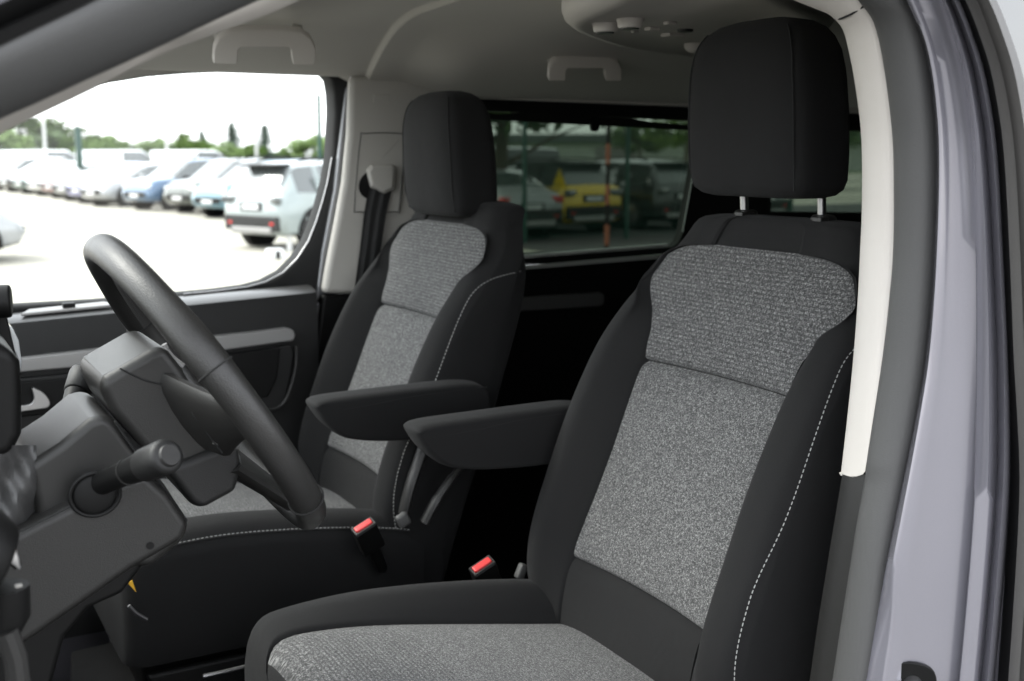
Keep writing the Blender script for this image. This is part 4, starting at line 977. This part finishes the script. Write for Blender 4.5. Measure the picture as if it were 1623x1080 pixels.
k = MB(); k.box((26, 18.5, .012), (31, 23, .016)); tag(k.build('asphalt', mat('dark asphalt', (.045, .045, .045), .85, noise=.2, nscale=4)), kind='structure')
k = MB(); k.box((0, -5.5, .012), (40, 21, .016)); tag(k.build('asphalt', mat('added dark ground', (.15, .147, .14), .85, noise=.15, nscale=3)), kind='structure')  # unseen patch added to dim the pillar's reflections and the ground bounce
CARS = {}
def build_car(col, shape='suv', rear_black=False, clad=True, roof=None):
    """Car in its own space: nose towards +X, wheels on z = 0."""
    root = empty('parked_car' if shape != 'van' else 'parked_van', (0, 0, 0))
    if shape == 'suv':
        L, W = 4.25, 1.80
        S_ = [  # x, zb, zbelt, ztop, w low, w belt, w top
            (-2.13, .52, .78, .80, .72, .66, .60), (-2.10, .34, .92, .95, .82, .76, .66), (-2.02, .28, 1.02, 1.06, .88, .82, .66), (-1.98, .27, 1.04, 1.10, .89, .83, .66),
            (-1.74, .26, 1.06, 1.52, .90, .86, .64), (-1.62, .25, 1.06, 1.57, .90, .87, .64), (-1.25, .25, 1.04, 1.60, .90, .88, .65), (-1.12, .25, 1.04, 1.61, .90, .88, .65), (-.30, .25, 1.00, 1.62, .90, .88, .66), (-.20, .25, 1.00, 1.62, .90, .88, .66),
            (.38, .25, .98, 1.58, .90, .88, .65), (.50, .25, .98, 1.55, .90, .87, .64), (1.15, .25, .97, 1.06, .90, .86, .66), (1.22, .25, .97, 1.02, .90, .86, .74), (1.75, .26, .90, .97, .89, .82, .70), (1.98, .28, .80, .88, .86, .76, .62), (2.09, .34, .66, .74, .78, .68, .55), (2.13, .42, .56, .60, .66, .58, .48)]
        side = {(4, 5), (5, 6), (7, 8), (9, 10), (10, 11), (11, 12)}; shield = (11, 12); back = (3, 4); wx = (-1.30, 1.32); wr = .36
    elif shape == 'van':
        L, W = 5.3, 1.95
        S_ = [(-2.65, .4, 1.10, 1.86, .90, .93, .80), (-2.60, .32, 1.10, 1.93, .95, .95, .80), (-2.2, .3, 1.10, 1.96, .96, .96, .82), (-.3, .3, 1.10, 1.98, .96, .96, .82), (-.2, .3, 1.10, 1.98, .96, .96, .82), (.75, .3, 1.10, 1.97, .96, .95, .80), (.9, .3, 1.10, 1.93, .96, .95, .78), (1.75, .3, 1.12, 1.24, .96, .93, .78), (1.85, .3, 1.12, 1.20, .96, .92, .80), (2.35, .32, 1.0, 1.07, .94, .88, .72), (2.58, .36, .82, .90, .88, .78, .60), (2.65, .45, .6, .66, .76, .7, .5)]
        side = {(4, 5), (5, 6), (6, 7)}; shield = (6, 7); back = None; wx = (-1.65, 1.65); wr = .34
    else:   # low saloon / hatch
        L, W = 4.4, 1.78
        S_ = [(-2.20, .5, .80, .82, .70, .64, .58), (-2.14, .32, .92, .95, .82, .74, .62), (-2.0, .24, .97, 1.02, .87, .80, .64), (-1.75, .22, .97, 1.12, .88, .83, .62), (-1.35, .2, .97, 1.36, .89, .85, .58), (-1.2, .2, .96, 1.41, .89, .85, .58), (-.35, .2, .94, 1.46, .89, .86, .60), (-.25, .2, .94, 1.46, .89, .86, .60), (.35, .2, .92, 1.40, .89, .85, .58), (.45, .2, .92, 1.36, .89, .85, .58), (1.15, .2, .90, .97, .89, .83, .66), (1.25, .2, .89, .93, .88, .82, .70), (1.8, .22, .80, .84, .87, .78, .66), (2.1, .28, .66, .72, .80, .70, .56), (2.2, .4, .52, .55, .66, .6, .5)]
        side = {(4, 5), (5, 6), (7, 8), (8, 9), (9, 10)}; shield = (9, 10); back = (3, 4); wx = (-1.35, 1.36); wr = .32
    rings_ = []
    for x, zb, zbt, ztp, wlo, wbt, wtp in S_:
        h = [(0, zb), (wlo * .80, zb), (wlo * .97, zb + .07), (wlo + .004, zb + (zbt - zb) * .42), (wlo * .995, zb + (zbt - zb) * .72), (wbt, zbt), (wtp + (.02 if ztp - zbt > .2 else 0), ztp - (.06 if ztp - zbt > .2 else .012)), (wtp * .80, ztp), (0, ztp + .015)]
        rings_.append([Vector((x, a, b)) for a, b in h] + [Vector((x, -a, b)) for a, b in h[-2:0:-1]])
    body, glass = MB(), MB(); K = len(rings_[0])
    for i in range(len(rings_) - 1):
        for j in range(K):
            q = [rings_[i][j], rings_[i][(j + 1) % K], rings_[i + 1][(j + 1) % K], rings_[i + 1][j]]
            jj = j if j < 8 else K - 1 - j
            is_g = ((i, i + 1) in side and jj == 5) or ((i, i + 1) == shield and jj >= 6) or (back and (i, i + 1) == back and jj >= 6)
            roofj = roof and jj >= 5 and rings_[i][7].z > 1.3
            (glass if is_g else body).add(q, [(0, 1, 2, 3)], 1 if roofj else 0)
    body.add(rings_[0], [tuple(range(K))]); body.add(rings_[-1], [tuple(range(K))])
    for mb_ in (body, glass):
        bmv = {}; nv = []; mp_ = []
        for p in mb_.v:
            key = (round(p.x, 4), round(p.y, 4), round(p.z, 4))
            if key not in bmv: bmv[key] = len(nv); nv.append(p)
            mp_.append(bmv[key])
        mb_.v = nv; mb_.f = [[mp_[q] for q in f] for f in mb_.f]
        keep = [i for i, f in enumerate(mb_.f) if len(set(f)) > 2]
        mb_.f = [list(dict.fromkeys(mb_.f[i])) for i in keep]; mb_.m = [mb_.m[i] for i in keep]; mb_.uv = [None] * len(keep)
    body.build('body', [M[col], M['plastic_black']], root, sharp=42)
    glass.build('window', M['car_glass'], root, sharp=30)
    xl = L / 2
    for sx in wx:
        for sy in (-1, 1):
            yo = (W / 2 - .075) * sy
            t = MB(); t.tube([(sx, yo - .10 * sy, wr), (sx, yo + .075 * sy, wr), (sx, yo + .088 * sy, wr)], [wr, wr, wr * .93], 28, ref=(0, 0, 1)); wo_ = t.build('wheel', M['tyre'], root, sharp=50)
            r_ = MB(); r_.tube([(sx, yo + .080 * sy, wr), (sx, yo + .094 * sy, wr)], [wr * .68, wr * .62], 20, ref=(0, 0, 1))
            for q in range(5):
                a = 2 * math.pi * q / 5; r_.box((sx + math.cos(a) * wr * .34, yo + .098 * sy, wr + math.sin(a) * wr * .34), (wr * .62, .012, .05), Matrix.Rotation(-a, 3, 'Y'))
            r_.build('rim', M['rim'], wo_)
            a_ = MB(); n_ = 18; hi, lo_ = [], []
            for q in range(n_ + 1):
                an = math.pi * q / n_ * 1.16 - .08 * math.pi
                for rr, ls in ((wr + .03, lo_), (wr + (.10 if clad else .045), hi)): ls.append(Vector((sx + math.cos(an) * rr, yo + .084 * sy, wr + math.sin(an) * rr)))
            a_.sheet([[p - Vector((0, .12 * sy, 0)), p, q, q - Vector((0, .06 * sy, 0))] for p, q in zip(lo_, hi)]); a_.build('wheel_arch', M['plastic_black'], root, sharp=40)
            if True:
                d_ = MB(); d_.tube([(sx, yo - .11 * sy, wr), (sx, yo + .078 * sy, wr)], [wr + .05, wr + .05], 24, ref=(0, 0, 1)); d_.build('arch_liner', M['rubber_black'], root)
    for sy in (-1, 1):
        mx_ = S_[[i for i in range(len(S_)) if S_[i][3] > 1.3][-1]][0] + .35
        MB().box((mx_, sy * (W / 2 + .03), 1.02 if shape != 'van' else 1.2), (.12, .20, .13)).build('wing_mirror', M[col if shape != 'suv' else 'plastic_black'], root, bevel=.03)
    zf = S_[-3][2] + .02 if shape != 'suv' else .76
    for sy in (-1, 1):
        MB().box((S_[-3][0] - .01, sy * .62, zf - .02), (.24, .26, .11), Matrix.Rotation(R(-28 * sy), 3, 'Z')).build('headlight', M['lamp_clear'], root, bevel=.03)
        zr = .93 if shape == 'suv' else (1.1 if shape == 'van' else .84)
        MB().box((S_[1][0] - .005, sy * .64, zr), (.14, .34, .14 if shape != 'van' else .4), Matrix.Rotation(R(22 * sy), 3, 'Z')).build('taillight', M['car_glass' if rear_black else 'lamp_red'], root, bevel=.03)
    k = MB(); k.box((S_[-1][0] - .0, 0, .50), (.06, 1.15, .16)); k.build('grille', M['plastic_black'], root, bevel=.02)
    k = MB(); k.box((S_[-1][0] + .035, 0, .47), (.01, .46, .10)); k.build('number_plate', M['plate'], root)
    if clad:
        k = MB(); k.box((-xl + .03, 0, .50), (.12, 1.56, .28)); k.box((-xl + .13, .72, .47), (.18, .2, .2), Matrix.Rotation(R(-35), 3, 'Z')); k.box((-xl + .13, -.72, .47), (.18, .2, .2), Matrix.Rotation(R(35), 3, 'Z')); k.build('rear_bumper', M['plastic'], root, bevel=.03)
        k = MB(); k.box((-xl + .02, 0, .37), (.12, 1.15, .12)); k.build('skid_plate', M['silver_trim'], root, bevel=.02)
        for sy in (-1, 1):
            MB().box((-xl - .03, sy * .60, .50), (.02, .11, .05)).build('reflector', M['lamp_red'], root)
            MB().box((.0, sy * .895, .36), (1.75, .03, .16)).build('sill_cladding', M['plastic'], root, bevel=.01)
    k = MB(); k.box((S_[0][0] - .002, 0, .80 if shape == 'suv' else .7), (.03, .62, .16)); k.build('plate_recess', M['plastic'], root, bevel=.01)
    k = MB(); k.box((S_[0][0] - .022, 0, .80 if shape == 'suv' else .7), (.012, .46, .10)); k.build('number_plate', M['plate'], root)
    if shape == 'suv':
        k = MB(); k.box((-1.80, 0, 1.555), (.30, 1.16, .035), Matrix.Rotation(R(-4), 3, 'Y')); k.build('roof_spoiler', M['plastic_black'], root, bevel=.012)
        for sy in (-1, 1): k = MB(); k.tube(crom([(-1.5, sy * .60, 1.61), (-1.2, sy * .61, 1.655), (0, sy * .62, 1.67), (.35, sy * .61, 1.61)], 4), .018, 8); k.build('roof_rail', M['plastic_black'], root)
    return root
def copy_tree(o, parent=None):
    c = o.copy(); scene.collection.objects.link(c); c.parent = parent
    for ch in list(o.children): copy_tree(ch, c)
    return c
for nm, cl in (('c_mint', (.27, .31, .31)), ('c_blue', (.07, .17, .22)), ('c_green', (.03, .04, .03)), ('c_navy', (.04, .10, .19)), ('c_silver', (.30, .31, .32)), ('c_violet', (.12, .12, .35)), ('c_black', (.018, .020, .021)), ('c_white', (.72, .73, .73)), ('c_red', (.20, .06, .06)), ('c_teal', (.04, .11, .09)), ('c_sky', (.14, .24, .33)), ('c_yellow', (.66, .44, .010)), ('c_grey', (.14, .15, .155))):
    M[nm] = paint(nm.replace('c_', 'car paint '), cl, .15, .32)
used = {}
def car(pos, deg, col, shape, label, group='cars parked in the yard', **kw):
    key = (col, shape)
    if key in used: o = copy_tree(used[key])
    else: o = build_car(col, shape, **kw); used[key] = o
    o.location = (pos[0], pos[1], 0); o.rotation_euler = (0, 0, R(deg))
    tag(o, label, 'van' if shape == 'van' else 'car', group); return o
def gp(u, v, off=0): return on_z(u, v, 0)
# the near suv turns its tail to the camera: its nose points away to the right
car((8.0, 21.6), 22, 'c_mint', 'suv', 'pale silver mint suv with black rear spoiler, nearest car in the left window', rear_black=True)
ROW = [('c_blue', 'suv', 'light blue suv facing the lane just behind the mint suv'), ('c_green', 'suv', 'dark green suv beside the light blue one in the row'), ('c_navy', 'suv', 'mid blue suv between the dark green and the silver car'),
       ('c_silver', 'hatch', 'silver hatchback showing a front wheel midway along the row'), ('c_violet', 'hatch', 'violet blue hatchback just beyond the silver hatchback'), ('c_grey', 'hatch', 'dark grey hatchback beyond the violet blue car'), ('c_red', 'hatch', 'dark red hatchback between grey and teal cars far down the row'),
       ('c_white', 'hatch', 'white hatchback far down the row next to the dark red one'), ('c_teal', 'hatch', 'teal green hatchback far down the row'), ('c_black', 'hatch', 'black hatchback beyond the teal green one'), ('c_white', 'suv', 'white suv at the far left end of the row')]
nose = [(7.9, 31.5), (7.8, 34.6), (7.1, 37.4), (6.35, 40.6), (6.3, 43.5), (6.2, 46.3), (6.1, 49.2), (5.9, 52.3), (5.6, 55.2), (5.3, 58.3), (4.9, 61.8)]
for (cl, sh, lb), (x, y) in zip(ROW, nose):
    a = 22; x_c = x + 2.15 * math.cos(R(a)) + .0; y_c = y + 2.15 * math.sin(R(a))
    car((x_c, y_c), 180 + a, cl, sh, lb)
car((11.3, 27.2), 20, 'c_sky', 'suv', 'sky blue suv whose roof shows above the mint suv')
for i, (x, y) in enumerate(((5.2, 70), (8.6, 68.0), (12.3, 66.5), (16.0, 65))):
    car((x, y), -8, 'c_white', 'van', 'white delivery van in the row of vans under the trees, ' + ('leftmost of four', 'second from the left', 'third from the left', 'rightmost of four')[i], 'white vans in a row', clad=False)
car((-.15, 20.9), 8, 'c_silver', 'hatch', 'silver car cut by the left edge, parked across the lane')
# behind the fence, seen through the tinted glass
car((13.42, 23.1), 97, 'c_yellow', 'suv', 'yellow suv with black roof behind the green fence', roof=True, rear_black=True)
car((11.3, 22.2), 97, 'c_silver', 'hatch', 'silver hatchback left of the yellow suv behind the fence')
car((16.0, 23.3), 98, 'c_black', 'suv', 'black suv right of the yellow one behind the fence', rear_black=True)
car((18.7, 23.6), 99, 'c_grey', 'hatch', 'dark grey hatchback right of the black suv behind the fence')
car((16.0, 31.5), 176, 'c_black', 'van', 'black van behind the yellow suv', clad=False)
car((10.6, 33.5), 176, 'c_grey', 'suv', 'dark grey suv in the back row left of the black van')
car((22.5, 31.0), 176, 'c_silver', 'hatch', 'silver hatchback in the back row right of the black van')

# low warehouse
wh = empty('warehouse', (88, 95, 0), 'long pale warehouse with a dark roof beyond the fence', 'building')
rz = Matrix.Rotation(R(-30), 3, 'Z'); WCN = Vector((88, 95, 0))
k = MB(); k.box(WCN + Vector((0, 0, 1.5)), (72, 12, 3.0), rz); k.build('wall', mat('pale cladding', (.42, .43, .40), .7, noise=.1, nscale=2), wh)
k = MB(); k.box(WCN + Vector((0, 0, 3.4)), (74, 14, .8), rz); k.build('roof', mat('dark roof edge', (.08, .09, .09), .7), wh)
for i in range(6):
    c_ = WCN + rz @ Vector((-30 + i * 10, -6.04, 1.3)); MB().box(c_, (4.2, .1, 2.4), rz).build('loading_door', mat('grey door %d' % i, (.2 + .04 * (i % 3), .22, .22), .6), wh)

# wire fence: posts and panels are its parts
FX = [9.05, 11.12, 13.52, 15.6, 17.9, 20.2]; FY = [19.6, 19.55, 19.5, 19.45, 19.4, 19.35]
fence = empty('wire_fence', (9.05, 19.6, 0), 'green wire fence with upright posts between the van and the yellow suv', 'fence')
def fence_post(x, y, h=2.75, lab=None, gr_=None, r=.045, parent=None):
    k = MB(); k.box((x, y, h / 2), (r * 1.7, r * 1.3, h)); k.box((x, y, h + .01), (r * 2, r * 1.6, .02)); o = k.build('fence_post' if parent else 'tall_post', M['green_steel'], parent, bevel=.004)
    return o if parent else tag(o, lab, 'post', gr_)
for x, y in zip(FX, FY): fence_post(x, y, parent=fence)
for i in range(len(FX) - 1):
    a, b = Vector((FX[i], FY[i], 0)), Vector((FX[i + 1], FY[i + 1], 0)); k = MB(); n_ = int((b - a).length / .055)
    for j in range(1, n_):
        p = a.lerp(b, j / n_); k.box(p + Vector((0, .01, 1.22)), (.006, .006, 2.3))
    for j in range(12): k.box((a + b) / 2 + Vector((0, -.0, .12 + j * .205)), ((b - a).length - .08, .008, .008), Matrix.Rotation(math.atan2(b.y - a.y, b.x - a.x), 3, 'Z'))
    k.build('wire_panel', M['green_steel'], fence, flat=True)
fence_post(8.45, 23.8, 3.0, 'tall green post beside the right edge of the clear window', 'tall green posts in the yard')
fence_post(7.4, 50, 2.85, 'green post standing before the trees above the white vans', 'tall green posts in the yard', .14)
k = MB()
px_, py_ = on_z(963, 300, 0).x, on_z(963, 300, 0).y
sc_ = 15.5 / math.hypot(px_, py_); px_ *= sc_; py_ *= sc_
for i in range(8): k.tube([(px_, py_, i * .27), (px_, py_, i * .27 + .27)], .030, 14, i % 2)
o = k.build('striped_pole', [M['orange'], M['plastic_black']], sharp=40); tag(o, 'orange and dark striped marker pole in front of the yellow suv', 'pole')
p = on_z(436, 411, 0); k = MB(); k.box(p + Vector((0, 0, .09)), (.27, .22, .18)); o = k.build('concrete_block', M['white_paint'], bevel=.03); tag(o, 'small white block on the ground in front of the mint suv', 'block')
MB().box(p + Vector((.02, -.113, .08)), (.08, .01, .13)).build('block_slot', M['plastic_black'], o)
p = on_z(459, 398, 0); k = MB(); k.cyl(p, p + Vector((0, 0, .42)), .05, n=16); o = k.build('reflection_post', M['plate'], bevel=.01); tag(o, 'pale upright reflection in the glass by the rear wheel of the mint suv', 'reflection_post')  # solid post standing in for a reflection in the window glass
for u, v0, h_ in ((82, 245, 4.0), (272, 244, 3.3), (412, 246, 3.9)):
    p = Vector((math.tan(YAW + math.atan((u - 811.5) / FPX)) * 75, 75, 0)); k = MB(); k.tube([p, p + Vector((0, 0, h_))], [.12, .09], 10); k.box(p + Vector((0, 0, h_)), (.5, .2, .12)); o = k.build('light_pole', M['satin']); tag(o, {82: 'grey lamp pole at the left in front of the tallest trees', 272: 'grey lamp pole above the white vans in the middle of the tree line', 412: 'grey lamp pole left of the dark fir'}[u], 'lamp pole', 'lamp poles along the tree line')

# trees
leafA = mat('spring leaves', (.12, .19, .045), .7, noise=.35, nscale=1.2)
leafB = mat('deep green leaves', (.075, .125, .04), .7, noise=.35, nscale=1.2)
leafC = mat('fir needles', (.04, .07, .045), .8, noise=.3, nscale=1.5)
bark = mat('bark', (.09, .07, .05), .9)
def crown_mesh(rx, rz_, clumps, per, leaf, seed):
    rnd = random.Random(seed); k = MB()
    for c in range(clumps):
        th = rnd.uniform(0, 2 * math.pi); ph = math.acos(rnd.uniform(-.75, 1)); rr = rnd.uniform(.35, 1) ** .6
        cx_, cy_, cz_ = rx * rr * math.sin(ph) * math.cos(th) * .8, rx * rr * math.sin(ph) * math.sin(th) * .8, rz_ * rr * math.cos(ph) * .85
        cr_ = rnd.uniform(.18, .34) * rx
        for i in range(per):
            d = Vector((rnd.gauss(0, 1), rnd.gauss(0, 1), rnd.gauss(0, .8))).normalized() * cr_ * rnd.uniform(.35, 1)
            p = Vector((cx_, cy_, cz_)) + d; s_ = leaf * rnd.uniform(.6, 1.4)
            a = Vector((rnd.gauss(0, 1), rnd.gauss(0, 1), rnd.gauss(0, 1))).normalized(); b = a.orthogonal().normalized() * s_ * .6; a = a * s_
            k.add([p - a, p + b * .8, p + a, p - b], [(0, 1, 2, 3)])
    return k
def make_tree(h, rx, seed, leafm, base=.30):
    root = empty('tree', (0, 0, 0)); rz_ = h * (1 - base) / 2
    k = MB(); k.tube([(0, 0, 0), (.1, 0, h * .3), (.0, .1, h * .6), (.1, 0, h * .85)], [h * .028, h * .022, h * .014, h * .004], 10)
    rnd = random.Random(seed)
    for i in range(6):
        t = rnd.uniform(.28, .65); a = rnd.uniform(0, 6.28); k.tube([(.05, .05, h * t), (math.cos(a) * rx * .4, math.sin(a) * rx * .4, h * (t + .12)), (math.cos(a) * rx * .75, math.sin(a) * rx * .75, h * (t + .2))], [h * .010, h * .006, h * .002], 6)
    k.build('trunk', bark, root, bevel=0)
    c = crown_mesh(rx, rz_, 34, 75, rx * .075, seed); c.v = [p + Vector((0, 0, h * base + rz_)) for p in c.v]; c.build('crown', leafm, root, flat=True, recalc=False)
    return root
def make_fir(h, r, seed):
    root = empty('fir_tree', (0, 0, 0)); rnd = random.Random(seed)
    k = MB(); k.tube([(0, 0, 0), (0, 0, h * .95)], [h * .02, h * .003], 8); k.build('trunk', bark, root)
    k = MB(); tiers = 17
    for t in range(tiers):
        z = h * (.14 + .84 * t / tiers); rr = r * (1 - (t / tiers)) ** .75 * rnd.uniform(.75, 1.15) + .12
        for b in range(11):
            a = rnd.uniform(0, 6.28); L_ = rr * rnd.uniform(.6, 1.1)
            for q in range(9):
                f = (q + .5) / 9; p = Vector((math.cos(a) * L_ * f, math.sin(a) * L_ * f, z - .22 * L_ * f)); w = .16 * h / 8 * (1.2 - f * .7)
                a_ = Vector((rnd.gauss(0, 1), rnd.gauss(0, 1), rnd.gauss(0, .5))).normalized(); b_ = a_.orthogonal() * w; k.add([p - a_ * w * 1.6, p + b_, p + a_ * w * 1.6, p - b_ + Vector((0, 0, -w))], [(0, 1, 2, 3)])
    k.build('crown', leafC, root, flat=True, recalc=False)
    return root
protoA = [make_tree(8, 3.6, 11, leafA), make_tree(8, 3.4, 12, leafB), make_tree(8, 4.0, 13, leafA)]
first = [True] * 3
def put_tree(u, D, ztop, kind, label):
    """u: picture column, D: distance in metres, ztop: height of the crown top."""
    if first[kind]: o = protoA[kind]; first[kind] = False
    else: o = copy_tree(protoA[kind])
    yaw = YAW + math.atan((u - 811.5) / FPX); s_ = ztop / 8
    o.location = (math.sin(yaw) * D, math.cos(yaw) * D, 0); o.scale = (s_ * 1.45, s_ * 1.45, s_); o.rotation_euler = (0, 0, random.uniform(0, 6.28))
    tag(o, label, 'tree', 'leafy trees along the edge of the yard')
def topz(v, D): return 1.75 + (245 - v) / FPX * D
TR = [(-40, 95, 190, 2, 'pale green tree cut by the left edge'), (12, 92, 205, 0, 'low light green tree left of the tallest one'), (55, 98, 183, 2, 'tallest pale green tree at the left of the tree line'), (100, 96, 208, 1, 'dark green tree right of the tallest pale one'), (137, 92, 206, 0, 'bright green tree behind the green post'), (168, 90, 216, 2, 'round bright tree right of the green post'), (205, 100, 226, 0, 'low sparse tree above the end of the white vans'),
      (240, 96, 222, 1, 'small dark tree at the start of the middle clump'), (268, 92, 219, 2, 'tree just left of the middle lamp pole'), (300, 90, 214, 0, 'bright bushy tree in the middle of the line'), (335, 96, 222, 1, 'darker tree left of the larger fir'), (362, 92, 226, 0, 'low green tree under the larger fir'), (396, 94, 228, 2, 'low green tree between the two firs'), (455, 100, 234, 0, 'low hedge-like tree right of the slim fir'), (502, 92, 214, 2, 'light green tree behind the tall green post'), (545, 96, 210, 1, 'dark tree hidden by the far pillar')]
for u, D, v, kd, lb in TR: put_tree(u, D, topz(v, D), kd, lb)
firs = [(375, 100, 192, 2.3, 'larger dark fir with an irregular crown'), (426, 98, 196, 1.9, 'slim dark fir right of the larger one'), (328, 106, 205, 1.2, 'thin distant conifer left of the larger fir')]
for i, (u, D, v, r_, lb) in enumerate(firs):
    h = topz(v, D); o = make_fir(h, r_ , 40 + i); yaw = YAW + math.atan((u - 811.5) / FPX); o.location = (math.sin(yaw) * D, math.cos(yaw) * D, 0); tag(o, lb, 'fir tree', 'firs in the tree line')
TR2 = [(795, 26, 5.2, 1, 'dark tree hanging over the fence at the left of the tinted window'), (1010, 95, 4.6, 1, 'low trees beyond the warehouse roof'), (1085, 90, 5.4, 0, 'green tree at the right of the tinted window'), (1290, 60, 4.5, 1, 'tree seen beyond the rear pillar')]
for u, D, z, kd, lb in TR2: put_tree(u, D, z, kd, lb)

for o in scene.objects:
    if '_o' in o: del o['_o']
